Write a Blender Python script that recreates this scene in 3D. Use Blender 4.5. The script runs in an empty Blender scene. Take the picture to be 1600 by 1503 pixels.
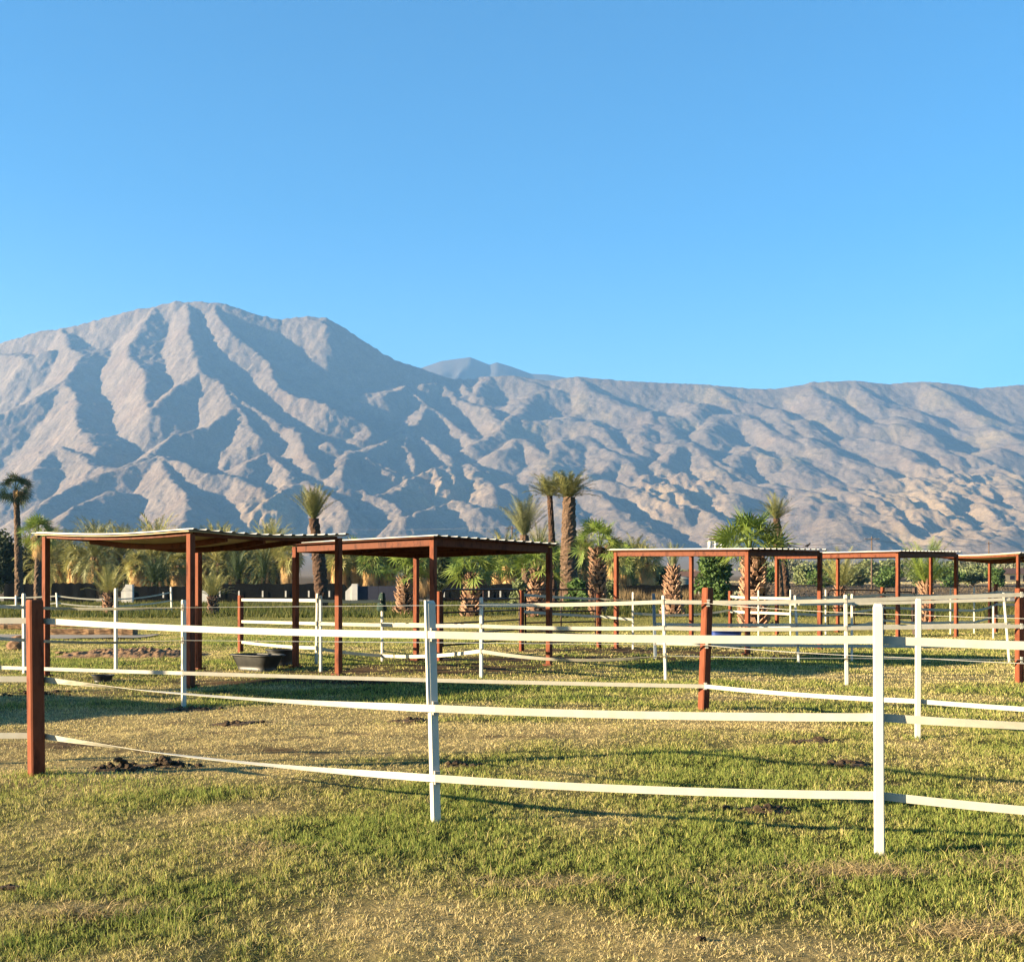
import bpy, bmesh, math, random
import numpy as np
from mathutils import Vector, Matrix
random.seed(7)
RNG = np.random.default_rng(11)
SC = bpy.context.scene
COL = SC.collection
ALB = .72                              # overall level of the base colours against the exposure
F, HZ, EYE = 1700.0, 920.0, 1.5        # focal length in photo pixels, horizon row, eye height


# ---------------------------------------------------------------- noise
def _grad(ix, iy, seed):
    h = (ix.astype(np.int64) * 374761393 + iy.astype(np.int64) * 668265263 + seed * 1442695041) & 0x7fffffff
    h = ((h ^ (h >> 13)) * 1274126177) & 0x7fffffff
    a = ((h ^ (h >> 16)) & 0xffff) / 65536.0 * 2 * np.pi
    return np.cos(a), np.sin(a)


def perlin(x, y, seed=0):
    x = np.asarray(x, float); y = np.asarray(y, float)
    x0 = np.floor(x); y0 = np.floor(y)
    fx = x - x0; fy = y - y0
    u = fx * fx * fx * (fx * (fx * 6 - 15) + 10); v = fy * fy * fy * (fy * (fy * 6 - 15) + 10)

    def d(ox, oy):
        gx, gy = _grad(x0 + ox, y0 + oy, seed)
        return gx * (fx - ox) + gy * (fy - oy)
    a = d(0, 0) * (1 - u) + d(1, 0) * u
    b = d(0, 1) * (1 - u) + d(1, 1) * u
    return (a * (1 - v) + b * v) * 1.5


def fbm(x, y, seed=0, octs=4, gain=.5):
    s = 0; a = 1
    for k in range(octs):
        s = s + a * perlin(x * 2 ** k + 17.3 * k, y * 2 ** k - 9.1 * k, seed + k); a *= gain
    return s


def sstep(a, b, x):
    t = np.clip((np.asarray(x, float) - a) / (b - a), 0, 1)
    return t * t * (3 - 2 * t)


# ---------------------------------------------------------------- the lie of the land
def gz(X, Y):
    X = np.asarray(X, float); Y = np.asarray(Y, float)
    r = np.sqrt(X * X + Y * Y)
    near = 1 - sstep(40, 90, r)
    z = near * (.024 * fbm(X / 1.1, Y / 1.1, 3, 2) + .02 * perlin(X / 4., Y / 4., 5))
    t = np.clip(Y - 105, 0, None)
    z = z + .0155 * t * sstep(0, 60, t) + 42 * (np.clip(t, 0, 3200) / 2900) ** 2 + .6 * (1 - near) * perlin(X / 60, Y / 60, 9) * sstep(100, 200, Y)
    return z


def P(x, y, D):
    return Vector(((x - 800) / F * D, D, EYE - (y - HZ) / F * D))


def dep(y):
    return EYE * F / (y - HZ)


def gp(x, y):
    D = dep(y); X = (x - 800) / F * D
    return Vector((X, D, float(gz(X, D))))


def gat(x, D):
    X = (x - 800) / F * D
    return Vector((X, D, float(gz(X, D))))


# ---------------------------------------------------------------- object helpers
def mesh_obj(name, V, Fc, mat, parent=None, smooth=False, loc=None):
    me = bpy.data.meshes.new(name)
    if isinstance(V, np.ndarray) and isinstance(Fc, np.ndarray):
        n = Fc.shape[1]
        me.vertices.add(len(V)); me.vertices.foreach_set('co', V.astype(np.float32).ravel())
        me.loops.add(Fc.size); me.loops.foreach_set('vertex_index', Fc.astype(np.int32).ravel())
        me.polygons.add(len(Fc)); me.polygons.foreach_set('loop_start', np.arange(0, Fc.size, n, dtype=np.int32))
        me.update(calc_edges=True)
    else:
        me.from_pydata([tuple(v) for v in V], [], [tuple(f) for f in Fc])
    if smooth:
        me.polygons.foreach_set('use_smooth', np.ones(len(me.polygons), bool))
    me.materials.append(mat)
    o = bpy.data.objects.new(name, me); COL.objects.link(o)
    if parent: o.parent = parent
    if loc is not None: o.location = loc
    return o


def tag(o, label, cat, group=None):
    o['label'] = label; o['category'] = cat
    if group: o['group'] = group
    return o


def thing(name, label, cat, loc=(0, 0, 0), rz=0, group=None):
    o = bpy.data.objects.new(name, None); COL.objects.link(o)
    o.location = loc; o.rotation_euler = (0, 0, rz); o.empty_display_size = .2
    return tag(o, label, cat, group)


def setting(o, kind='structure'):
    o['kind'] = kind
    return o


def dup(root, label=None):
    r = root.copy(); COL.objects.link(r)
    if label: r['label'] = label
    for ch in list(root.children):
        c = ch.copy(); COL.objects.link(c); c.parent = r
        for g in list(ch.children):
            d = g.copy(); COL.objects.link(d); d.parent = c
    return r


class MB:
    def __init__(s): s.V = []; s.F = []

    def add(s, V, Fc, M=None):
        b = len(s.V)
        for v in V: s.V.append((M @ Vector(v)) if M is not None else Vector(v))
        for f in Fc: s.F.append([i + b for i in f])
        return s

    def prism(s, poly, z0, z1, M=None, top_scale=1.0):
        n = len(poly)
        V = [(x, y, z0) for x, y in poly] + [(x * top_scale, y * top_scale, z1) for x, y in poly]
        Fc = [[i, (i + 1) % n, n + (i + 1) % n, n + i] for i in range(n)] + [list(range(n))[::-1], list(range(n, 2 * n))]
        return s.add(V, Fc, M)

    def box(s, c, d, M=None):
        x, y, z = c; a, b, e = d[0] / 2, d[1] / 2, d[2] / 2
        V = [(x + i * a, y + j * b, z + k * e) for k in (-1, 1) for j in (-1, 1) for i in (-1, 1)]
        Fc = [(0, 2, 3, 1), (4, 5, 7, 6), (0, 1, 5, 4), (2, 6, 7, 3), (0, 4, 6, 2), (1, 3, 7, 5)]
        return s.add(V, Fc, M)

    def beam(s, p, q, w, h, cham=.006, up=(0, 0, 1)):
        p = Vector(p); q = Vector(q); d = q - p; L = d.length; d.normalize()
        u = Vector(up); x = d.cross(u)
        if x.length < 1e-5: x = Vector((1, 0, 0))
        x.normalize(); y = x.cross(d); y.normalize()
        M = Matrix((x, y, d)).transposed().to_4x4(); M.translation = p
        return s.prism(chamf(w, h, cham), 0, L, M)

    def tube(s, pts, r, n=8, caps=True):
        pts = [Vector(p) for p in pts]; m = len(pts)
        rr = r if hasattr(r, '__len__') else [r] * m
        b = len(s.V); prev = None
        for i, p in enumerate(pts):
            d = (pts[min(i + 1, m - 1)] - pts[max(i - 1, 0)]).normalized()
            if prev is None:
                a = Vector((1, 0, 0)) if abs(d.x) < .8 else Vector((0, 1, 0))
                x = d.cross(a).normalized()
            else:
                x = (prev - d * prev.dot(d)).normalized()
            prev = x; y = d.cross(x)
            for k in range(n):
                t = 2 * math.pi * k / n
                s.V.append(p + (x * math.cos(t) + y * math.sin(t)) * rr[i])
        for i in range(m - 1):
            for k in range(n):
                k2 = (k + 1) % n
                s.F.append([b + i * n + k, b + i * n + k2, b + (i + 1) * n + k2, b + (i + 1) * n + k])
        if caps:
            s.F.append([b + k for k in range(n)][::-1]); s.F.append([b + (m - 1) * n + k for k in range(n)])
        return s

    def build(s, name, mat, parent=None, smooth=False, loc=None):
        return mesh_obj(name, s.V, s.F, mat, parent, smooth, loc)


def chamf(w, h, c):
    a, b = w / 2, h / 2
    return [(-a + c, -b), (a - c, -b), (a, -b + c), (a, b - c), (a - c, b), (-a + c, b), (-a, b - c), (-a, -b + c)]


# ---------------------------------------------------------------- materials
def mat(name, c1, c2=None, scale=6., rough=.8, bump=0., stretch=(1, 1, 1), detail=5., spec=.3, lo=.35, hi=.65, coord='Object', transl=0., metal=0., c3=None):
    c1 = tuple(v * ALB for v in c1); c2 = c2 and tuple(v * ALB for v in c2); c3 = c3 and tuple(v * ALB for v in c3)
    m = bpy.data.materials.new(name); m.use_nodes = True
    nt = m.node_tree; N = nt.nodes; L = nt.links
    bs = N['Principled BSDF']; bs.inputs['Roughness'].default_value = rough
    bs.inputs['Specular IOR Level'].default_value = spec; bs.inputs['Metallic'].default_value = metal
    bs.inputs['Base Color'].default_value = (*c1, 1)
    tc = N.new('ShaderNodeTexCoord'); mp = N.new('ShaderNodeMapping'); mp.inputs['Scale'].default_value = stretch
    L.new(tc.outputs[coord], mp.inputs['Vector'])
    nz = N.new('ShaderNodeTexNoise'); nz.inputs['Scale'].default_value = scale; nz.inputs['Detail'].default_value = detail
    nz.inputs['Roughness'].default_value = .6
    L.new(mp.outputs[0], nz.inputs['Vector'])
    if c2:
        cr = N.new('ShaderNodeValToRGB'); cr.color_ramp.elements[0].position = lo; cr.color_ramp.elements[1].position = hi
        cr.color_ramp.elements[0].color = (*c1, 1); cr.color_ramp.elements[1].color = (*c2, 1)
        if c3:
            e = cr.color_ramp.elements.new((lo + hi) / 2); e.color = (*c3, 1)
        L.new(nz.outputs['Fac'], cr.inputs['Fac']); L.new(cr.outputs['Color'], bs.inputs['Base Color'])
        src = cr.outputs['Color']
    else:
        src = None
    if bump:
        bp = N.new('ShaderNodeBump'); bp.inputs['Strength'].default_value = bump; bp.inputs['Distance'].default_value = .02
        L.new(nz.outputs['Fac'], bp.inputs['Height']); L.new(bp.outputs[0], bs.inputs['Normal'])
    if transl:
        tr = N.new('ShaderNodeBsdfTranslucent'); mx = N.new('ShaderNodeMixShader'); mx.inputs[0].default_value = transl
        if src: L.new(src, tr.inputs['Color'])
        else: tr.inputs['Color'].default_value = (*c1, 1)
        L.new(bs.outputs[0], mx.inputs[1]); L.new(tr.outputs[0], mx.inputs[2])
        L.new(mx.outputs[0], N['Material Output'].inputs['Surface'])
    return m


def attr_mat(name, transl=0., rough=.85, noise=None, bump=None, spec=.15):
    """base colour from the mesh's own colour attribute 'tint' times a little noise"""
    m = bpy.data.materials.new(name); m.use_nodes = True
    nt = m.node_tree; N = nt.nodes; L = nt.links
    bs = N['Principled BSDF']; bs.inputs['Roughness'].default_value = rough; bs.inputs['Specular IOR Level'].default_value = spec
    at = N.new('ShaderNodeAttribute'); at.attribute_name = 'tint'
    out = at.outputs['Color']
    tc = N.new('ShaderNodeTexCoord')
    if noise:
        for sc, lo, hi in noise:
            nz = N.new('ShaderNodeTexNoise'); nz.inputs['Scale'].default_value = sc; nz.inputs['Detail'].default_value = 6
            nz.inputs['Roughness'].default_value = .65
            L.new(tc.outputs['Object'], nz.inputs['Vector'])
            mr = N.new('ShaderNodeMapRange'); mr.inputs[1].default_value = .3; mr.inputs[2].default_value = .7
            mr.inputs[3].default_value = lo; mr.inputs[4].default_value = hi
            L.new(nz.outputs['Fac'], mr.inputs[0])
            mx = N.new('ShaderNodeMix'); mx.data_type = 'RGBA'; mx.blend_type = 'MULTIPLY'; mx.inputs[0].default_value = 1
            L.new(out, mx.inputs[6]); L.new(mr.outputs[0], mx.inputs[7]); out = mx.outputs[2]
    L.new(out, bs.inputs['Base Color'])
    if bump:
        prev = None
        for sc, st, di in bump:
            nz = N.new('ShaderNodeTexNoise'); nz.inputs['Scale'].default_value = sc; nz.inputs['Detail'].default_value = 6
            nz.inputs['Roughness'].default_value = .7
            L.new(tc.outputs['Object'], nz.inputs['Vector'])
            bp = N.new('ShaderNodeBump'); bp.inputs['Strength'].default_value = st; bp.inputs['Distance'].default_value = di
            L.new(nz.outputs['Fac'], bp.inputs['Height'])
            if prev: L.new(prev, bp.inputs['Normal'])
            prev = bp.outputs[0]
        L.new(prev, bs.inputs['Normal'])
    if transl:
        tr = N.new('ShaderNodeBsdfTranslucent'); mx = N.new('ShaderNodeMixShader'); mx.inputs[0].default_value = transl
        L.new(out, tr.inputs['Color']); L.new(bs.outputs[0], mx.inputs[1]); L.new(tr.outputs[0], mx.inputs[2])
        L.new(mx.outputs[0], N['Material Output'].inputs['Surface'])
    return m


def set_tint(o, C):
    a = o.data.color_attributes.new('tint', 'FLOAT_COLOR', 'POINT')
    a.data.foreach_set('color', np.concatenate([np.asarray(C) * ALB, np.ones((len(C), 1))], 1).astype(np.float32).ravel())


M = dict(
    white=mat('white_vinyl', (.70, .675, .585), (.52, .49, .41), 3, .5, stretch=(1, 1, .6), lo=.5, hi=.8),
    tape=mat('white_tape', (.72, .69, .575), (.62, .585, .47), 9, .55, transl=.2, lo=.4, hi=.75),
    rust=mat('rust_red_paint', (.175, .050, .024), (.10, .028, .016), 4, .7, .15, (3, 3, .7), c3=(.22, .068, .034), spec=.08),
    rustd=mat('rust_steel', (.14, .042, .022), (.085, .026, .016), 5, .6, .15, (2, 2, 1), c3=(.17, .054, .028), spec=.08),
    gate=mat('brown_pipe', (.035, .018, .014), (.06, .028, .02), 5, .55),
    sheet=mat('white_roof_sheet', (.60, .58, .54), (.45, .42, .37), 3, .45, lo=.5, hi=.8),
    soffit=mat('roof_underside', (.72, .60, .40), (.54, .44, .28), 2.5, .8),
    clip=mat('grey_clip', (.55, .50, .42), (.40, .36, .30), 20, .6),
    black=mat('black_rubber', (.016, .017, .018), (.038, .038, .035), 6, .45),
    cloth=mat('shade_cloth', (.008, .009, .010), (.014, .016, .018), 8, 1.0, spec=.02),
    navy=mat('navy_panel', (.02, .024, .05), (.03, .034, .06), 4, .7),
    blue=mat('blue_plastic', (.02, .05, .25), (.03, .07, .3), 4, .4),
    green_cloth=mat('green_cloth', (.012, .035, .028), (.03, .06, .05), 8, .9, .4),
    plaster=mat('white_plaster', (.72, .70, .67), (.62, .60, .56), 2, .9),
    wood=mat('weathered_wood', (.10, .045, .02), (.40, .24, .12), 7, .9, .8, (.5, 3, 3)),
    pole=mat('pole_wood', (.11, .07, .05), (.18, .12, .085), 3, .9, .3, (4, 4, .5)),
    steel=mat('blue_grey_steel', (.20, .25, .30), (.28, .32, .36), 5, .5),
    cable=mat('grey_cable', (.2, .2, .2)),
    dung=mat('manure', (.03, .018, .009), (.09, .055, .028), 30, .95, .8),
    rock=mat('broken_stone', (.30, .19, .11), (.13, .07, .04), 9, .95, .8),
    berm=mat('loose_dirt', (.12, .06, .03), (.36, .22, .11), 9, .95, 1.0),
    path=mat('grey_path', (.24, .215, .18), (.32, .28, .22), 2, .95, .3),
    bird=mat('bird_black', (.008, .008, .01)),
    roofbrown=mat('brown_roof', (.10, .055, .04), (.14, .08, .06), 3, .9),
    pink=mat('pink_stucco', (.34, .22, .18), (.28, .18, .15), 2, .9),
    cream=mat('cream_wall', (.60, .50, .34), (.55, .45, .3), 2, .9),
    tank=mat('grey_green_tank', (.34, .34, .27), (.28, .28, .22), 2, .7),
    white_glass=mat('white_can', (.75, .75, .75)),
    trunk_date=mat('date_trunk', (.045, .028, .018), (.20, .125, .08), 7, .95, 1.0, (1, 1, 2.5)),
    trunk_dark=mat('dark_trunk', (.035, .02, .013), (.12, .065, .04), 5, .95, 1.0, (1, 1, 2.5)),
    boots=mat('cut_leaf_bases', (.20, .095, .055), (.50, .32, .21), 4, .95, .5),
    bark=mat('brown_bark', (.10, .065, .04), (.2, .14, .09), 5, .95, .8),
    frond_date=mat('date_frond', (0.154, 0.175, 0.056), (0.294, 0.280, 0.105), 1.2, .6, transl=.2),
    frond_grey=mat('grey_frond', (0.168, 0.189, 0.084), (0.280, 0.280, 0.126), 1.2, .6, transl=.2),
    frond_fan=mat('fan_frond', (0.119, 0.196, 0.035), (0.266, 0.329, 0.070), 1.0, .55, transl=.25),
    frond_dark=mat('dark_frond', (0.031, 0.059, 0.022), (0.070, 0.105, 0.035), 1.0, .6, transl=.15),
    frond_olive=mat('olive_frond', (0.238, 0.252, 0.077), (0.462, 0.420, 0.154), .7, .6, transl=.3),
    frond_dry=mat('dry_frond', (0.616, 0.378, 0.154), (0.924, 0.644, 0.308), 1.0, .85, transl=.25),
    leaf_olive=mat('olive_leaf', (0.119, 0.161, 0.063), (0.238, 0.266, 0.112), .5, .75, transl=.15),
    leaf_grey=mat('grey_green_leaf', (0.168, 0.182, 0.119), (0.280, 0.280, 0.182), .5, .75, transl=.15),
    leaf_green=mat('green_leaf', (0.049, 0.105, 0.021), (0.119, 0.196, 0.042), .6, .65, transl=.2),
    leaf_dark=mat('dark_leaf', (0.025, 0.042, 0.017), (0.063, 0.091, 0.031), .6, .7, transl=.15),
)
# ---------------------------------------------------------------- camera, sun, sky, air
cam = bpy.data.cameras.new('camera'); co = bpy.data.objects.new('camera', cam); COL.objects.link(co)
co.location = (0, 0, EYE); co.rotation_euler = (math.radians(90), 0, 0)
cam.sensor_width = 36; cam.sensor_fit = 'HORIZONTAL'; cam.lens = 36 * F / 1600
cam.shift_y = (HZ - 751.5) / 1600; cam.clip_start = .1; cam.clip_end = 60000
SC.camera = co

SUN_EL = math.radians(13.0)
SUN_TO = Vector((-.973 * math.cos(SUN_EL), -.23 * math.cos(SUN_EL), math.sin(SUN_EL))).normalized()   # towards the sun
sl = bpy.data.lights.new('sun', 'SUN'); so = bpy.data.objects.new('sun', sl); COL.objects.link(so)
sl.energy = 5.0; sl.angle = math.radians(.5); sl.color = (1.0, .80, .52)
so.rotation_euler = SUN_TO.to_track_quat('Z', 'Y').to_euler(); so.location = (-40, -10, 30)

w = bpy.data.worlds.new('World'); SC.world = w; w.use_nodes = True
nt = w.node_tree; bg = nt.nodes['Background']
sky = nt.nodes.new('ShaderNodeTexSky'); sky.sky_type = 'NISHITA'; sky.sun_disc = False
sky.sun_elevation = SUN_EL; sky.sun_rotation = math.atan2(SUN_TO.x, SUN_TO.y) % (2 * math.pi)
sky.air_density = 1.0; sky.dust_density = .5; sky.ozone_density = 3.0; sky.altitude = 0
hs = nt.nodes.new('ShaderNodeHueSaturation'); hs.inputs['Saturation'].default_value = 1.46
nt.links.new(sky.outputs[0], hs.inputs['Color']); nt.links.new(hs.outputs[0], bg.inputs['Color']); bg.inputs['Strength'].default_value = .057

vs = SC.view_settings; vs.view_transform = 'Standard'; vs.look = 'None'; vs.gamma = 1; vs.exposure = 2.18
SC.render.engine = 'CYCLES'
SC.cycles.use_denoising = True; SC.cycles.denoising_prefilter = 'ACCURATE'; SC.cycles.adaptive_threshold = .004
SC.cycles.max_bounces = 6; SC.cycles.volume_bounces = 1; SC.cycles.transparent_max_bounces = 4
SC.cycles.diffuse_bounces = 3
SC.cycles.caustics_reflective = False; SC.cycles.caustics_refractive = False

HAZE = 4.9e-5
hb = MB().box((0, 8450, 1649), (12400, 17100, 3300)).build('haze', bpy.data.materials.new('haze_air'))
hm = hb.data.materials[0]; hm.use_nodes = True
n = hm.node_tree.nodes; n.remove(n['Principled BSDF'])
pv = n.new('ShaderNodeVolumePrincipled'); pv.inputs['Color'].default_value = (.26, .55, 1.0, 1)
pv.inputs['Density'].default_value = HAZE; pv.inputs['Anisotropy'].default_value = 0.0
hm.node_tree.links.new(pv.outputs[0], n['Material Output'].inputs['Volume'])
setting(hb, 'stuff')
# ---------------------------------------------------------------- mountains
CREST = np.array([(-700, 640), (-450, 610), (-200, 585), (0, 540), (60, 520), (130, 508), (215, 487), (262, 478), (275, 474), (345, 476), (375, 484), (400, 493),
    (440, 502), (480, 498), (510, 500), (540, 517), (575, 540), (620, 567), (650, 577), (700, 592), (722, 595), (745, 592), (770, 590), (800, 589), (857, 597),
    (900, 590), (942, 594), (992, 598), (1040, 600), (1092, 602), (1180, 609), (1222, 609), (1267, 599), (1337, 596), (1390, 602), (1442, 598),
    (1477, 600), (1530, 608), (1600, 603), (1750, 596), (1900, 606), (2300, 620)], float)
FOOT, D0, D1 = 876.0, 3200.0, 7500.0


def ycrest(x): return np.interp(x, CREST[:, 0], CREST[:, 1])


def zline(X, Y):
    """the even slope from foot to crest that the spurs stand on"""
    x = 800 + X / Y * F; yc = ycrest(x)
    t = (Y - D0) / (D1 - D0)
    tt = np.clip(t, -.3, 1)
    y = FOOT - (FOOT - yc) * tt
    z = EYE + (HZ - y) / F * np.minimum(Y, D1)
    return z - .5 * np.clip(Y - D1, 0, None), t


def ridge_pts(L, ox, oy, s):
    R = []
    for x, y in L:
        x = ox + s * x; y = oy + s * y; yc = ycrest(x)
        t = np.clip((FOOT - y) / (FOOT - yc), -.05, 1)
        D = D0 + (D1 - D0) * t
        R.append(((x - 800) / F * D, D))
    return R


A_ = (0, 450, .3375); B_ = (520, 500, .3375); C_ = (1040, 550, .35)
RIDGES = [
 # left massif
 (A_, [(1000, 75), (1000, 140), (1100, 240), (1230, 350), (1290, 470), (1380, 520), (1500, 560), (1600, 600), (1680, 640), (1710, 690)]),
 (A_, [(850, 80), (850, 200), (900, 300), (940, 390), (1040, 470), (1080, 560), (1130, 640), (1220, 720)]),
 (A_, [(940, 390), (820, 480), (700, 580)]),
 (A_, [(1080, 560), (960, 650), (800, 700), (700, 780), (570, 850)]),
 (A_, [(1040, 470), (1140, 555), (1280, 640), (1370, 690), (1440, 760), (1480, 830)]),
 (A_, [(700, 100), (640, 200), (600, 280), (650, 360), (690, 470), (690, 580)]),
 (A_, [(300, 190), (370, 320), (280, 440), (340, 560), (360, 640), (380, 740), (430, 770)]),
 (A_, [(280, 440), (150, 520), (0, 600), (-150, 660)]),
 (A_, [(340, 790), (440, 845), (570, 850), (740, 790), (860, 830), (960, 880), (1100, 890), (1180, 950), (1220, 1000)]),
 (A_, [(570, 850), (420, 900), (330, 940), (200, 1020)]),
 (A_, [(740, 800), (800, 960), (840, 1040), (840, 1110)]),
 (A_, [(1150, 840), (1260, 790), (1330, 850), (1370, 920)]),
 (A_, [(1220, 1000), (1330, 940), (1430, 910), (1530, 980), (1590, 1050)]),
 (A_, [(-200, 300), (0, 330), (120, 350), (250, 300)]),
 (A_, [(-150, 940), (0, 900), (150, 860), (260, 760), (340, 790)]),
 (A_, [(240, 1110), (400, 1010), (500, 960)]),
 (A_, [(1380, 150), (1440, 150), (1540, 200)]),
 # middle hills
 (B_, [(600, 285), (640, 330), (700, 370)]),
 (B_, [(0, 590), (170, 650), (300, 740)]),
 (B_, [(430, 310), (520, 310), (620, 380), (720, 430), (760, 490)]),
 (B_, [(240, 350), (330, 320), (440, 410), (520, 450), (600, 520), (660, 560)]),
 (B_, [(440, 410), (350, 510)]),
 (B_, [(180, 610), (350, 510), (450, 580), (550, 650)]),
 (B_, [(350, 510), (330, 600), (380, 700)]),
 (B_, [(60, 740), (130, 640), (230, 680), (340, 740)]),
 (B_, [(830, 265), (960, 310), (1000, 330), (880, 400), (760, 530), (640, 590)]),
 (B_, [(740, 275), (680, 340), (600, 370)]),
 (B_, [(1130, 270), (1200, 320), (1330, 400), (1450, 440), (1500, 490)]),
 (B_, [(890, 470), (1060, 460), (1200, 480), (1300, 560), (1360, 620)]),
 (B_, [(760, 620), (850, 570), (900, 580), (980, 640), (990, 700)]),
 (B_, [(1000, 640), (1080, 570), (1180, 560), (1250, 620), (1330, 650)]),
 (B_, [(1180, 720), (1250, 690), (1330, 640), (1400, 720), (1500, 770), (1600, 800)]),
 (B_, [(1420, 600), (1450, 490), (1550, 500), (1620, 560)]),
 (B_, [(1510, 680), (1600, 610)]),
 (B_, [(250, 820), (350, 770), (480, 700), (560, 680), (640, 680), (700, 740), (720, 820)]),
 (B_, [(560, 680), (570, 760)]), (B_, [(480, 700), (500, 780)]),
 (B_, [(320, 930), (450, 880), (560, 860), (680, 880)]),
 (B_, [(60, 800), (150, 810), (250, 870), (320, 930)]),
 (B_, [(1260, 760), (1340, 770), (1460, 810), (1590, 880)]),
 (B_, [(1130, 780), (1250, 850), (1440, 990)]),
 (B_, [(800, 780), (900, 760), (1000, 800), (1080, 880)]),
 # right hills
 (C_, [(0, 300), (130, 290), (170, 240)]),
 (C_, [(170, 380), (240, 300), (330, 290), (430, 330), (520, 390), (580, 410)]),
 (C_, [(200, 150), (280, 210), (370, 230)]),
 (C_, [(480, 260), (530, 310), (560, 360)]), (C_, [(600, 320), (650, 345)]),
 (C_, [(620, 150), (700, 230), (850, 300), (960, 330), (1080, 340)]),
 (C_, [(850, 135), (950, 230), (1100, 260)]),
 (C_, [(1080, 300), (1150, 350), (1200, 400), (1260, 450)]),
 (C_, [(1150, 140), (1250, 200), (1340, 260), (1420, 300)]),
 (C_, [(1420, 300), (1520, 380), (1600, 420)]),
 (C_, [(950, 400), (1000, 430), (1070, 460)]), (C_, [(800, 470), (880, 500), (940, 520)]),
 (C_, [(620, 400), (680, 430), (760, 470)]), (C_, [(0, 430), (130, 430), (190, 480), (240, 540)]),
 (C_, [(260, 510), (320, 540), (400, 430), (500, 500)]), (C_, [(560, 470), (600, 530)]),
 (C_, [(1100, 500), (1220, 540)]), (C_, [(1300, 440), (1400, 470), (1500, 450)]),
 (C_, [(0, 530), (120, 580), (230, 610), (290, 640), (330, 700)]),
 (C_, [(0, 640), (100, 660), (200, 720), (260, 790)]),
 (C_, [(330, 600), (420, 620), (520, 600), (650, 640), (640, 720)]), (C_, [(650, 640), (720, 680), (740, 760), (850, 810)]),
 (C_, [(740, 620), (850, 660), (860, 730)]),
 (C_, [(880, 640), (940, 720), (1040, 790)]), (C_, [(940, 640), (1080, 700), (1140, 770)]),
 (C_, [(1010, 590), (1100, 565), (1200, 580), (1290, 590), (1350, 560), (1490, 520), (1600, 560), (1750, 560)]),
 (C_, [(1100, 565), (1160, 640)]), (C_, [(1200, 580), (1230, 660)]),
 (C_, [(1290, 590), (1330, 640), (1400, 610), (1450, 650), (1450, 720)]),
 (C_, [(1330, 640), (1240, 690), (1140, 770)]),
 (C_, [(1490, 520), (1560, 640), (1580, 780)]), (C_, [(1340, 780), (1340, 840)]), (C_, [(1420, 780), (1430, 860)]), (C_, [(1500, 800), (1520, 870)]),
]


def seg_list():
    S = []
    for (ox, oy, s), L in RIDGES:
        p = ridge_pts(L, ox, oy, s)
        S += list(zip(p[:-1], p[1:]))
    xs = np.linspace(-700, 2300, 90)
    cr = [((x - 800) / F * D1, D1) for x in xs]
    S += list(zip(cr[:-1], cr[1:]))
    return S


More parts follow.
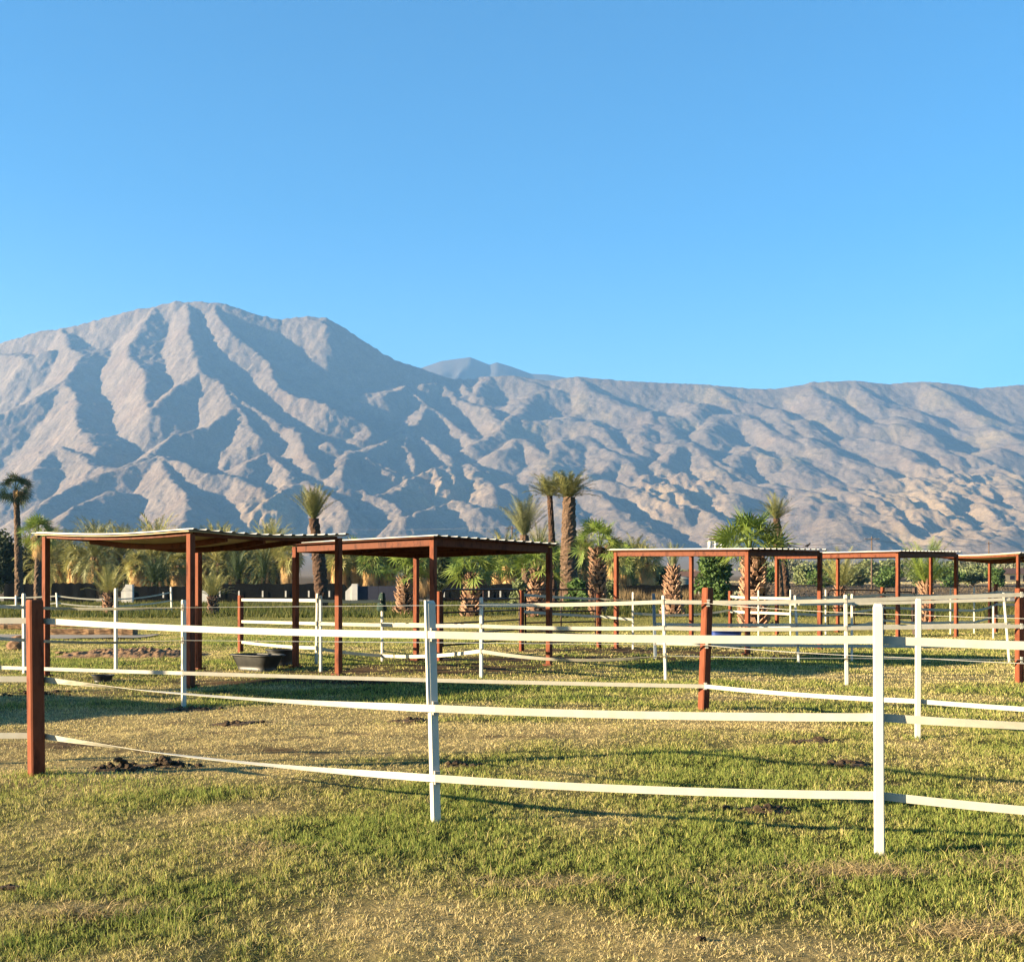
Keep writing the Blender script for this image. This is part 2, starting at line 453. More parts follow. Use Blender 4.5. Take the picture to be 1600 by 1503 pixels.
def build_mountain():
    nu, ny = 900, 560
    u = np.linspace(-.62, .62, nu)
    Y = np.concatenate([np.linspace(2700, 7600, ny - 60), np.linspace(7640, 9600, 60)])
    U, YY = np.meshgrid(u, Y); X = U * YY
    S, t = zline(X, YY)
    px = 800 + U * F
    rightness = sstep(640, 900, px)
    wx = 48 * fbm(X / 560, YY / 760, 21, 2); wy = 60 * fbm(X / 560, YY / 760, 31, 2)
    xq = (X + wx).ravel(); yq = (YY + wy).ravel()
    d2 = np.full(xq.shape, 1e12)
    for (ax, ay), (bx, by) in seg_list():
        vx, vy = bx - ax, by - ay; L2 = vx * vx + vy * vy + 1e-9
        k = np.clip(((xq - ax) * vx + (yq - ay) * vy) / L2, 0, 1)
        ex = xq - ax - k * vx; ey = (yq - ay - k * vy) * .6
        np.minimum(d2, ex * ex + ey * ey, out=d2)
    d = np.sqrt(d2).reshape(X.shape)
    r = 10 + 30 * rightness
    d = np.sqrt(d * d + r * r) - r
    low = sstep(-.02, .16, t)
    cap = (560 - 410 * rightness) * (.3 + .7 * sstep(0, .45, t))
    slope = .62 - .08 * rightness
    depth = cap * (1 - np.exp(-slope * d / cap)) * low
    # gullies running down the slope, and small broken relief
    g1 = np.abs(fbm(X / 300, YY / 600, 41, 3)); g2 = np.abs(fbm(X / 75, YY / 140, 51, 3))
    rough = low * (1 - .45 * rightness)
    z = S - depth + rough * (-13 * g1 * sstep(10, 140, d) - 9 * g2 + 6 * fbm(X / 60, YY / 80, 61, 4)) + 18 * rough
    z += low * rightness * 20 * fbm(X / 240, YY / 340, 71, 4) * (1 - sstep(.9, 1, t) * .8)
    pyS = HZ - (S - EYE) / YY * F
    crag = 0
    for cx, cy, a, b in ((1480, 790, 150, 70), (690, 765, 70, 30), (430, 800, 70, 40), (165, 828, 60, 22), (1060, 770, 80, 40)):
        crag = crag + np.exp(-(((px - cx) / a) ** 2 + ((pyS - cy) / b) ** 2) ** 1.5)
    crag = np.clip(crag, 0, 1)
    z += low * crag * (-52 * np.abs(fbm(X / 170, YY / 520, 44, 4)) + 7 * fbm(X / 45, YY / 90, 45, 3) + 18)
    # the alluvial fan at the foot
    fan = gz(X, YY) - 6
    z = np.where(t < .2, np.maximum(z * sstep(-.1, .02, t) + fan * (1 - sstep(-.1, .02, t)), fan), np.maximum(z, fan))
    V = np.stack([X.ravel(), YY.ravel(), z.ravel()], 1)
    i = np.arange(ny - 1)[:, None] * nu + np.arange(nu - 1)[None, :]
    Fc = np.stack([i, i + 1, i + nu + 1, i + nu], -1).reshape(-1, 4)
    o = mesh_obj('mountain_range', V, Fc, attr_mat('desert_rock', noise=[(.012, .85, 1.12), (.05, .85, 1.12), (.11, .72, 1.22)], bump=[(.02, .6, 14.), (.07, .5, 5.)], rough=.95, spec=.05), smooth=True)
    py = HZ - (z - EYE) / YY * F
    base = np.stack([np.full(z.shape, .235), np.full(z.shape, .186), np.full(z.shape, .150)], -1)
    yel = np.array((.40, .30, .165)); pink = np.array((.235, .172, .132))
    cliff = np.exp(-(((px - 1450) / 62) ** 2 + ((py - 775) / 24) ** 2) ** 2) * (.6 + .6 * fbm(X / 90, YY / 90, 81, 3))
    spots = sstep(.25, .7, fbm(X / 300, YY / 500, 91, 4)) * .45
    base = base + (yel - base) * np.clip(cliff + spots * rightness, 0, 1)[..., None]
    base = base + (np.array((.34, .245, .15)) - base) * (crag * .75)[..., None]
    pk = sstep(.1, .6, fbm(X / 500, YY / 300, 95, 3)) * .5
    base = base + (pink - base) * pk[..., None]
    base *= (1 + .16 * fbm(X / 120, YY / 260, 99, 4))[..., None]
    set_tint(o, base.reshape(-1, 3)); setting(o)
    # the blue far peak behind the saddle
    pk = np.array([(400, 640), (560, 610), (640, 580), (690, 563), (735, 557), (765, 569), (776, 565), (800, 572), (830, 583), (855, 584), (890, 590), (960, 606), (1060, 640)], float)
    D = 11000.; nx = 220; nyy = 60
    uu = np.linspace(400, 1060, nx); vv = np.linspace(-1500, 1400, nyy)
    A, B = np.meshgrid(uu, vv)
    yc = np.interp(A, pk[:, 0], pk[:, 1])
    hz = EYE + (HZ - yc) / F * D
    Yf = D + B; Xf = (A - 800) / F * D
    zf = hz - np.abs(B) * .5 + (40 * fbm(Xf / 500, Yf / 900, 15, 4) - 120 * np.abs(fbm(Xf / 600, Yf / 1500, 16, 3))) * sstep(0, 700, np.abs(B))
    i = np.arange(nyy - 1)[:, None] * nx + np.arange(nx - 1)[None, :]
    Fc = np.stack([i, i + 1, i + nx + 1, i + nx], -1).reshape(-1, 4)
    o2 = mesh_obj('far_mountain', np.stack([Xf.ravel(), Yf.ravel(), zf.ravel()], 1), Fc, mat('far_rock', (.10, .085, .08), (.075, .065, .06), .004, .95), smooth=True)
    setting(o2)


build_mountain()
# ---------------------------------------------------------------- ground, grass
# patches seen in the pasture: (photo x, photo y, half width m, half depth m, green +, dry -)
def _pt(x, y):
    D = dep(y); return ((x - 800) / F * D, D)


GREEN_SPOTS = [(480, 1300, .7, .55, 1.0), (300, 1245, .9, .3, .9), (600, 1330, .5, .3, .8), (1150, 1325, .7, .4, 1.0), (1400, 1375, .6, .25, .7), (1000, 1350, .5, .3, .5),
    (60, 1400, .35, .25, .8), (60, 1480, .5, .2, .9), (250, 1440, .6, .3, .5), (1480, 1105, 1.8, .8, .8), (1200, 1210, 1.2, .6, .6), (900, 1095, 2.5, .9, .6), (760, 1125, 1.5, .5, .6),
    (620, 1075, 4, 1.2, .7), (200, 1110, 3, .7, .3), (1100, 1038, 3, 1.2, .6), (1250, 1030, 3.5, 1.4, .5), (550, 1035, 3.0, 1.2, .7), (230, 1036, 4., 1.6, .8), (1480, 1020, 4, 1.5, .5), (900, 1008, 8, 2.0, .5), (480, 1000, 5, 2, .7), (760, 1300, .6, .3, .4)]
DRY_SPOTS = [(200, 1165, 1.9, 1.4, 1.9), (420, 1150, 2.1, 1.2, 1.6), (330, 1118, 2.8, .9, 1.4), (560, 1145, 1.2, .8, .7), (100, 1205, .9, .35, .9), (950, 1470, .9, .35, 1.0), (700, 1440, .6, .3, .5), (1220, 1490, .7, .2, .8), (1345, 1362, .36, .10, 1.3),
    (1530, 1455, .3, .08, 1.0), (860, 1385, .4, .1, .6), (1420, 1190, 1.3, .5, .6), (1000, 1135, 2.5, .5, .7), (1150, 1090, 2, .5, .5), (1400, 1060, 3, .8, .6), (1250, 1160, .6, .2, .5), (150, 1420, .4, .1, .6),
    (350, 1075, 2.5, .5, .9), (650, 1058, 3, .4, .7), (100, 1090, 2.5, .5, .6), (1450, 1045, 4, .8, .5), (560, 1200, .9, .3, .3)]
DIRT_SPOTS = [(480, 1066, 2.6, .4, 1.2), (600, 1050, 3.2, .6, 1.1), (840, 1030, 3.5, 1.0, 1.4), (720, 1042, 2.0, .8, 1.0), (950, 1016, 3.0, 1.0, 1.0), (1240, 1024, 2.8, .5, .7), (150, 1082, 2.5, .4, .5), (1080, 1020, 2, .6, .7), (330, 1060, 2, .3, .6),
    (820, 1150, .7, .12, .5), (420, 1175, 1.2, .12, .6), (60, 1168, 1.4, .15, .6), (1380, 1012, 3, .5, .4), (300, 1104, .5, .12, .8), (1300, 1195, .5, .12, .5)]


def spots(L, X, Y):
    s = np.zeros(np.shape(X))
    for x, y, a, b, k in L:
        cx, cy = _pt(x, y)
        s = s + k * np.exp(-((X - cx) / a) ** 2 - ((Y - cy) / b) ** 2)
    return s


def cover(X, Y):
    """how green, how dry, how bare the pasture is"""
    n = .9 * fbm(X / 1.1, Y / 1.3, 101, 4) + .6 * perlin(X / 4.5, Y / 6, 105)
    g = spots(GREEN_SPOTS, X, Y); d = spots(DRY_SPOTS, X, Y)
    green = np.clip(.62 + .55 * n + .6 * g - .78 * d - .10 * sstep(8.5, 12, Y), 0, 1)
    bare = np.clip(spots(DIRT_SPOTS, X, Y) * (1 + .8 * fbm(X / .6, Y / .5, 111, 3)) + .35 * d * sstep(7, 9, Y) * sstep(.1, .7, fbm(X / .5, Y / .35, 113, 3)) + .5 * sstep(6, 8.5, Y) * sstep(.45, .8, fbm(X / .8, Y / .5, 115, 3)), 0, 1)
    return green, bare


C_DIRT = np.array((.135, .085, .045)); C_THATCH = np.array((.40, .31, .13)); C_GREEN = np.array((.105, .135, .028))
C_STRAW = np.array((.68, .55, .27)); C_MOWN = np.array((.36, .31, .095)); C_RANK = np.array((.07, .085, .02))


def mixc(a, b, t):
    return a + (b - a) * np.asarray(t)[..., None]


def far_tint(X, Y):
    """the grounds beyond the paddocks: mown golden lawn, rank verge, roadside, dry field"""
    n = fbm(X / 9, Y / 14, 121, 3)
    c = mixc(np.broadcast_to(C_MOWN, X.shape + (3,)), np.broadcast_to(np.array((.17, .175, .045)), X.shape + (3,)), np.clip(.4 + .7 * n, 0, 1))
    rank = sstep(56, 64, Y + 5 * n) * (1 - sstep(112, 122, Y)) * sstep(-60, -10, -X + 20 * n + 25)
    c = mixc(c, np.broadcast_to(C_RANK, c.shape), rank * .9)
    scrub = sstep(128, 140, Y)
    c = mixc(c, np.broadcast_to(np.array((.15, .115, .075)), c.shape), scrub)
    yel = sstep(262, 276, Y + 8 * n) * (1 - sstep(335, 350, Y)) * sstep(20, 60, X)
    c = mixc(c, np.broadcast_to(np.array((.62, .50, .26)), c.shape), yel)
    far = sstep(380, 600, Y)
    c = mixc(c, np.broadcast_to(np.array((.30, .245, .19)), c.shape), far)
    return c


def axis(n, lo, hi, near):
    """grid lines: close together at 0, ever wider outwards"""
    k = 7.2
    def inv(v): return math.asinh(v / near)
    return near * np.sinh(np.linspace(inv(lo), inv(hi), n))


def build_ground():
    xs = axis(560, -6100, 6100, 3.0)
    ys = axis(620, -40, 3400, 9.0)
    X, Y = np.meshgrid(xs, ys)
    Z = gz(X, Y)
    nx, ny = len(xs), len(ys)
    i = np.arange(ny - 1)[:, None] * nx + np.arange(nx - 1)[None, :]
    Fc = np.stack([i, i + 1, i + nx + 1, i + nx], -1).reshape(-1, 4)
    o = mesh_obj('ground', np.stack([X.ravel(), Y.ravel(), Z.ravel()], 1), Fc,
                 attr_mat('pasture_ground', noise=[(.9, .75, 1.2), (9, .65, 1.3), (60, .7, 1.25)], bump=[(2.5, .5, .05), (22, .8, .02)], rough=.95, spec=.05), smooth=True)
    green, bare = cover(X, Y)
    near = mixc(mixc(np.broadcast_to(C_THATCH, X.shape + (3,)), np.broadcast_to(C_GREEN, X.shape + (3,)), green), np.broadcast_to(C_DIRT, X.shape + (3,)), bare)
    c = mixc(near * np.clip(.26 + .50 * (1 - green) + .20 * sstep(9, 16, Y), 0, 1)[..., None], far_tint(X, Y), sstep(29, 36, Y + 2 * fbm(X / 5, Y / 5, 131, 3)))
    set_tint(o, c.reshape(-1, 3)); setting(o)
    return o


def in_view(n, y0, y1, power, margin=1.22):
    """random ground points inside a wedge a little wider than the view; power shapes the fall-off with distance"""
    q = RNG.random(n); e = power + 1
    Y = (y0 ** e + q * (y1 ** e - y0 ** e)) ** (1 / e)
    X = (RNG.random(n) * 2 - 1) * (.4706 * margin * Y + .6)
    return X, Y


def blades(name, X, Y, h, wd, lean, col, matr, bend=True):
    """grass blades: each a bent strip of two faces (or one tapering face)"""
    n = len(X)
    Z = gz(X, Y) - .004
    a = RNG.random(n) * 2 * np.pi; b = RNG.random(n) * 2 * np.pi
    dx, dy = np.cos(a), np.sin(a)
    sx, sy = np.cos(b) * wd / 2, np.sin(b) * wd / 2
    r = h * np.sin(lean); zz = h * np.cos(lean)
    B = np.stack([X, Y, Z], 1); S = np.stack([sx, sy, 0 * sx], 1)
    T = B + np.stack([dx * r, dy * r, zz], 1)
    if bend:
        Mid = B + np.stack([dx * r * .32, dy * r * .32, zz * .62], 1)
        V = np.stack([B - S, B + S, Mid + S * .8, Mid - S * .8, T], 1).reshape(-1, 3)
        k = np.arange(n)[:, None] * 5
        Fq = np.concatenate([k + 0, k + 1, k + 2, k + 0, k + 2, k + 3, k + 3, k + 2, k + 4], 1).reshape(-1, 3)
        m = 5
    else:
        V = np.stack([B - S, B + S, T], 1).reshape(-1, 3)
        Fq = np.arange(3 * n).reshape(-1, 3); m = 3
    o = mesh_obj(name, V, Fq, matr)
    set_tint(o, np.repeat(col, m, 0))
    setting(o, 'stuff')
    return o


def grass_cols(green, n):
    t = np.clip(green + RNG.normal(0, .28, n), 0, 1)
    c = mixc(np.broadcast_to(C_STRAW, (n, 3)), np.broadcast_to(np.array((.43, .39, .12)), (n, 3)), np.clip(t * 2, 0, 1))
    c = mixc(c, np.broadcast_to(np.array((.225, .28, .06)), (n, 3)), np.clip(t * 2 - 1, 0, 1))
    return c * RNG.uniform(.8, 1.5, (n, 1))


GRASS = attr_mat('grass_blades', transl=.35, rough=.75)


def build_grass():
    # close turf: short, tufted, thinning to bare earth
    n = 620000
    X, Y = in_view(n, 3.9, 12, .0, 1.16)
    g, bare = cover(X, Y)
    tuft = fbm(X / .09, Y / .12, 191, 3) + .5 * perlin(X / .35, Y / .45, 195)
    keep = RNG.random(n) > np.clip(bare * .92 + .10 * (1 - g) + .55 * sstep(0, .6, -tuft), 0, 1)
    X, Y, g, tuft = X[keep], Y[keep], g[keep], tuft[keep]; n = len(X)
    h = RNG.uniform(.012, .034, n) * (.8 + .45 * g) * (1 + .75 * np.clip(tuft, -.7, 1))
    tall = RNG.random(n) < .008 + .05 * g * g
    h = np.where(tall, h * 1.7, h)
    blades('short_grass', X, Y, h, RNG.uniform(.0022, .0048, n) * (Y / 6) ** .5, np.where(g > .5, RNG.uniform(.1, 1.15, n), RNG.uniform(.4, 1.45, n)), grass_cols(g, n), GRASS)
    # paddock turf further out
    n = 430000
    X, Y = in_view(n, 11.6, 37, -.6)
    g, bare = cover(X, Y)
    tuft = fbm(X / .25, Y / .5, 193, 3)
    keep = RNG.random(n) > np.clip(bare * 1.05 + .5 * sstep(0, .6, -tuft), 0, 1)
    X, Y, g = X[keep], Y[keep], g[keep]; n = len(X)
    h = RNG.uniform(.02, .05, n) * (.65 + .8 * g) * (Y / 12) ** .25
    blades('paddock_grass', X, Y, h, RNG.uniform(.007, .014, n) * (Y / 12) ** .8, RNG.uniform(.2, 1.3, n), grass_cols(g, n), GRASS, bend=False)
    # loose dead straw lying on the turf
    n = 16000
    X, Y = in_view(n, 4, 16, .2)
    g, bare = cover(X, Y)
    keep = RNG.random(n) < .12 + .9 * (1 - g)
    X, Y = X[keep], Y[keep]; n = len(X)
    col = np.array((.60, .47, .24)) * RNG.uniform(.6, 1.2, (n, 1))
    blades('loose_straw', X, Y, RNG.uniform(.04, .15, n), RNG.uniform(.003, .006, n) * (Y / 6) ** .5, RNG.uniform(1.15, 1.52, n), col, GRASS)
    # heaps of pale raked grass
    Xs, Ys = [], []
    for x, y, a, b, k in [(1345, 1362, .34, .09, 1.), (1530, 1455, .28, .07, .8), (860, 1388, .40, .07, .5), (1180, 1390, .35, .1, .3), (400, 1335, .3, .1, .3), (140, 1432, .3, .06, .5), (1560, 1350, .2, .12, .5)]:
        cx, cy = _pt(x, y); m = int(1000 * k)
        Xs.append(cx + RNG.normal(0, a * .6, m)); Ys.append(cy + RNG.normal(0, b * 1.1, m))
    X = np.concatenate(Xs); Y = np.concatenate(Ys); n = len(X)
    blades('raked_straw', X, Y, RNG.uniform(.04, .13, n), RNG.uniform(.003, .006, n), RNG.uniform(.9, 1.5, n), np.array((.56, .43, .22)) * RNG.uniform(.5, 1.2, (n, 1)), GRASS)
    # rank green verge behind the paddocks
    n = 70000
    X, Y = in_view(n, 56, 120, -.2)
    k = (sstep(.0, .5, fbm(X / 7, Y / 9, 141, 3) + .25) > RNG.random(n)) & (X < 35 + 20 * RNG.random(n)) | (RNG.random(n) < .12)
    X, Y = X[k], Y[k]; n = len(X)
    t = RNG.random(n)
    col = mixc(np.broadcast_to(np.array((.065, .09, .018)), (n, 3)), np.broadcast_to(np.array((.19, .17, .05)), (n, 3)), np.clip(t * .7 + .5 * fbm(X / 12, Y / 12, 145, 2), 0, 1))
    blades('rank_verge_grass', X, Y, RNG.uniform(.15, .5, n), RNG.uniform(.04, .10, n), RNG.uniform(.1, .8, n), col, GRASS, bend=False)
    # golden lawn between: a sparse nap so that it catches the low sun
    n = 90000
    X, Y = in_view(n, 34, 60, -.5)
    col = far_tint(X, Y) * RNG.uniform(.8, 1.5, (n, 1))
    blades('lawn_grass', X, Y, RNG.uniform(.03, .06, n), RNG.uniform(.02, .045, n), RNG.uniform(.2, 1.2, n), col, GRASS, bend=False)
    # brown reeds along the road in the middle distance, and dry scrub grass behind
    n = 12000
    X = RNG.uniform(4, 26, n); Y = RNG.uniform(112, 121, n)
    blades('brown_reeds', X, Y, RNG.uniform(.4, 1.5, n) * (.5 + .7 * sstep(-.4, .5, fbm(X / 2.5, Y / 4, 151, 2))), RNG.uniform(.05, .10, n), RNG.uniform(.0, .45, n), np.array((.28, .20, .10)) * RNG.uniform(.5, 1.3, (n, 1)), GRASS, bend=False)
    n = 40000
    X, Y = in_view(n, 138, 345, -.3)
    k = X > -10; X, Y = X[k], Y[k]; n = len(X)
    blades('dry_field_grass', X, Y, RNG.uniform(.08, .32, n), RNG.uniform(.15, .35, n), RNG.uniform(.1, .9, n), far_tint(X, Y) * RNG.uniform(.7, 1.25, (n, 1)), GRASS, bend=False)


def post_tufts():
    Xs, Ys, Hs, Gs = [], [], [], []
    for x, y, m, r, hh in ((57, 1213, 420, .16, .075), (110, 1222, 900, .34, .07), (190, 1230, 700, .3, .06), (681, 1288, 420, .12, .07), (700, 1296, 500, .3, .05), (1374, 1336, 420, .11, .075), (1400, 1345, 500, .28, .05), (1310, 1340, 400, .2, .05),
                           (287, 1104, 160, .13, .07), (1099, 1112, 160, .13, .07), (1434, 1152, 200, .12, .08), (1040, 1065, 90, .12, .09), (1323, 1068, 90, .12, .09), (752, 1058, 90, .12, .09), (1593, 1063, 120, .16, .1), (395, 1046, 160, .5, .12), (298, 1073, 90, .15, .1), (529, 1055, 80, .15, .1)):
        cx, cy = _pt(x, y)
        Xs.append(cx + RNG.normal(0, r, m)); Ys.append(cy + RNG.normal(0, r * .7, m)); Hs.append(hh * .62 * RNG.uniform(.4, 1.2, m)); Gs.append(np.full(m, .5 + .4 * (r < .4)))
    X, Y, h, g = map(np.concatenate, (Xs, Ys, Hs, Gs)); n = len(X)
    blades('longer_grass_at_posts', X, Y, h, RNG.uniform(.003, .006, n) * (Y / 6) ** .7, RNG.uniform(.05, .7, n), grass_cols(g * .95, n), GRASS)


def strip(name, y0, y1, x0, x1, m, wob=0., up=.02):
    nx, ny = 120, 8
    X, T = np.meshgrid(np.linspace(x0, x1, nx), np.linspace(0, 1, ny))
    A = y0 + wob * fbm(X / 14, X * 0 + 3, 161, 2); B = y1 + wob * fbm(X / 14, X * 0 + 9, 162, 2)
    Y = A + (B - A) * T
    i = np.arange(ny - 1)[:, None] * nx + np.arange(nx - 1)[None, :]
    o = mesh_obj(name, np.stack([X.ravel(), Y.ravel(), (gz(X, Y) + up).ravel()], 1), np.stack([i, i + 1, i + nx + 1, i + nx], -1).reshape(-1, 4), m, smooth=True)
    return setting(o)


build_ground()
build_grass()
post_tufts()
strip('road', 123, 136, -75, 75, M['path'], 1.0, .05)
strip('path', 32.2, 35.0, -40, -11.2, M['path'], .15, .05)
# ---------------------------------------------------------------- tape fences
POSTS = {   # key: photo x, base row, top row, kind, turn (deg), sideways lean of the top (photo px), depth if the foot is hidden
 'r0': (57, 1213, 937, 'red', 43, -3), 'a0': (681, 1288, 938, 'white', 24, -9), 'b0': (1374, 1336, 943, 'white', -14, -2),
 'h1': (287, 1104, 937, 'white', 33, 0), 'r1': (1099, 1112, 918, 'red', 30, 7), 'w1': (1434, 1152, 935, 'white', -10, 1),
 'x0': (38, 1052, 927, 'white', -18, -1), 'x1': (181, 1048, 919, 'white', -18, 0), 'x2': (501, 1050, 930, 'thin', -20, 0), 'x3': (752, 1058, 933, 'white', -18, 0), 'x4': (1040, 1065, 930, 'thin', -20, -4), 'x5': (1323, 1068, 929, 'white', -10, -2), 'x6': (1593, 1068, 919, 'red', 12, 0),
 'f0': (376, 1019, 930, 'red', 45, 0), 'f1': (494, 1039, 927, 'thin', -20, 2), 'f2': (597, 1034, 926, 'thin', -20, 0),
 'g0': (687, 1031, 924, 'redthin', 35, 0), 'g1': (815, 1017, 922, 'redthin', 30, 0), 'g2': (936, 1013, 928, 'redthin', 30, 0), 'g3': (989, 1014, 925, 'thin', -20, 0),
 's0': (1024, 1030, 927, 'steel', 0, -3), 's1': (1248, 1036, 930, 'thin', -20, -6), 's2': (1331, 1032, 928, 'thin', -20, 0), 's3': (1577, 1033, 926, 'thin', -20, -9),
 'k0': (1141, 993, 923, 'redthin', 30, 0), 'k1': (1185, 996, 922, 'thin', -20, 0), 'k2': (1235, 998, 921, 'thin', -20, 0), 'k3': (1290, 997, 921, 'thin', -20, 0), 'k4': (1379, 994, 917, 'redthin', 30, 0), 'k5': (1429, 993, 918, 'darkred', 30, 0), 'k6': (1485, 992, 919, 'thin', -20, 0), 'k7': (1522, 990, 918, 'thin', -20, 0), 'k8': (1556, 989, 912, 'redthin', 15, 0), 'k9': (1552, 998, 947, 'thin', -20, 0), 'k10': (1598, 990, 920, 'darkred', 10, 0),
 'l0': (-40, 952, 932, 'thin', -20, 0), 'l1': (25, 954, 930, 'thin', -20, 0), 'l2': (90, 954, 926, 'thin', -20, -2), 'l3': (268, 953, 917, 'thin', -20, -1), 'l4': (180, 954, 931, 'thin', -20, 0),
}
KIND = {'white': (.054, .054, 'white'), 'thin': (.046, .046, 'white'), 'red': (.108, .108, 'rust'), 'redthin': (.10, .10, 'rust'), 'darkred': (.10, .10, 'gate'), 'steel': (.06, .06, 'steel')}
OFF = {'off_l': (-7.3, 8.75), 'off_r': (4.75, 5.35), 'off_h': (-7.2, 14.9), 'off_w': (6.6, 9.3), 'off_x': (12.6, 17.3), 'off_k': (21, 36)}


def post_xy(k):
    if k in OFF: return OFF[k]
    x, yb = POSTS[k][:2]; D = dep(yb); return ((x - 800) / F * D, D)


def tape_z(k, y):
    """height of a tape that the photo shows at row y on post k (or a height given outright, when below 3)"""
    if y < 3: return y
    return EYE - (y - HZ) / F * post_xy(k)[1]


def make_post(k, parent, clips, side):
    x, yb, yt, kind, turn, lean = POSTS[k]
    X, D = post_xy(k); H = EYE - (yt - HZ) / F * D; w_, d_, m = KIND[kind]
    if D > 60: w_ = d_ = .10
    b = MB()
    sx = (lean / F * D) / H
    zb = float(gz(X, D))
    prof = chamf(w_, d_, .012 if kind.startswith('red') else .006)
    b.prism(prof, -.35, H - .02 - zb)
    b.prism([(p * 1.0, q * 1.0) for p, q in prof], H - .0195 - zb, H - zb, top_scale=.72 if m == 'white' else .9)
    R = Matrix.Rotation(math.radians(turn), 4, 'Z'); Sh = Matrix.Identity(4); Sh[0][2] = sx
    for i, v in enumerate(b.V): b.V[i] = Sh @ (R @ v)
    wood = kind in ('red', 'redthin')
    o = b.build('post', M[m], parent, loc=(X, D, zb))
    if k == 'a0':       # the narrow batten nailed up its left face
        q = MB().box((-w_ / 2 - .006, -.008, H - .35), (.012, .030, .68))
        for i, v in enumerate(q.V): q.V[i] = Sh @ (R @ v)
        q.build('batten', M['white'], o)
    for z in clips:
        q = MB()
        s = -1 if side < 0 else 1
        q.box((0, s * (d_ / 2 + .012) * .9, z - zb), (.030, .024, .085))
        q.box((0, s * (d_ / 2 + .027) * .9, z - zb + .034), (.036, .018, .014)); q.box((0, s * (d_ / 2 + .027) * .9, z - zb - .034), (.036, .018, .014))
        A2 = Matrix.Rotation(math.radians(turn if kind in ('white', 'thin') and abs(turn) < 26 else 0) , 4, 'Z')
        for i, v in enumerate(q.V): q.V[i] = Sh @ (A2 @ v)
        q.build('insulator', M['white'] if wood else M['clip'], o)
    return o


def ribbon(pts, wd, tw, th=.0025):
    """pts: world points, tw: twist (rad, 0 = upright) at each"""
    b = MB(); m = len(pts)
    for i, p in enumerate(pts):
        d = (pts[min(i + 1, m - 1)] - pts[max(i - 1, 0)]).normalized()
        side = d.cross(Vector((0, 0, 1))).normalized(); upv = side.cross(d)
        a = upv * math.cos(tw[i]) + side * math.sin(tw[i]); nrm = a.cross(d)
        for s, t in ((-1, -1), (-1, 1), (1, 1), (1, -1)):
            b.V.append(p + a * (s * wd / 2) + nrm * (t * th / 2))
    for i in range(m - 1):
        for k in range(4):
            b.F.append([i * 4 + k, i * 4 + (k + 1) % 4, i * 4 + 4 + (k + 1) % 4, i * 4 + 4 + k])
    b.F.append([0, 1, 2, 3]); b.F.append([(m - 1) * 4 + k for k in (3, 2, 1, 0)])
    return b


def strand(parent, path, wd=.05, n=18):
    """path: list of (post, row or height, side offset, sag of the span after it, twist turns in that span, where)"""
    pts, tw = [], []
    acc = 0.
    for j in range(len(path)):
        k, y, off = path[j][:3]
        X, D = post_xy(k); p = Vector((X, D + off, tape_z(k, y)))
        if j == len(path) - 1:
            pts.append(p); tw.append(acc); break
        sag, turns, c = (list(path[j][3:]) + [0, 0, .5])[:3]
        k2, y2, off2 = path[j + 1][:3]
        X2, D2 = post_xy(k2); q = Vector((X2, D2 + off2, tape_z(k2, y2)))
        for i in range(n):
            t = i / n
            r = p.lerp(q, t); r.z -= sag * 4 * t * (1 - t)
            if pts and i == 0: r = p
            q_ = (t - c) / (c if t < c else 1 - c); e = .5 + .5 * math.copysign(abs(q_) ** 1.7, q_)
            pts.append(r); tw.append(acc + turns * math.pi * e + .10 * math.sin(math.pi * t) * math.sin(7 * j + 3 * t))
        acc += turns * math.pi
    return ribbon(pts, wd, tw).build('tape', M['tape'], parent)


def fence(name, label, posts, strands, cat='fence', wd=.05, clip_side=-1, group=None):
    if posts[0] not in OFF and post_xy(posts[0])[1] > 18 and wd == .05: wd = .075 if post_xy(posts[0])[1] > 30 else .062
    elif wd == .05: wd = .047
    x, y = post_xy(posts[0]) if posts[0] not in OFF else post_xy(posts[1])
    root = thing(name, label, cat, (0, 0, 0), group=group)
    cl = {}
    for s in strands:
        for q in s: cl.setdefault(q[0], []).append((tape_z(q[0], q[1]), q[2]))
    for k in posts:
        if k in OFF:
            POSTS[k] = (0,) * 6
            X, D = OFF[k]
            b = MB().prism(chamf(.054, .054, .006), -.35, 1.42); b.build('post', M['white'], root, loc=(X, D, 0)); continue
        c = cl.get(k, [])
        far = post_xy(k)[1] > 40
        make_post(k, root, [] if far else [z for z, _ in c], c[0][1] if c else -1)
    for s in strands: strand(root, s, wd)
    return root


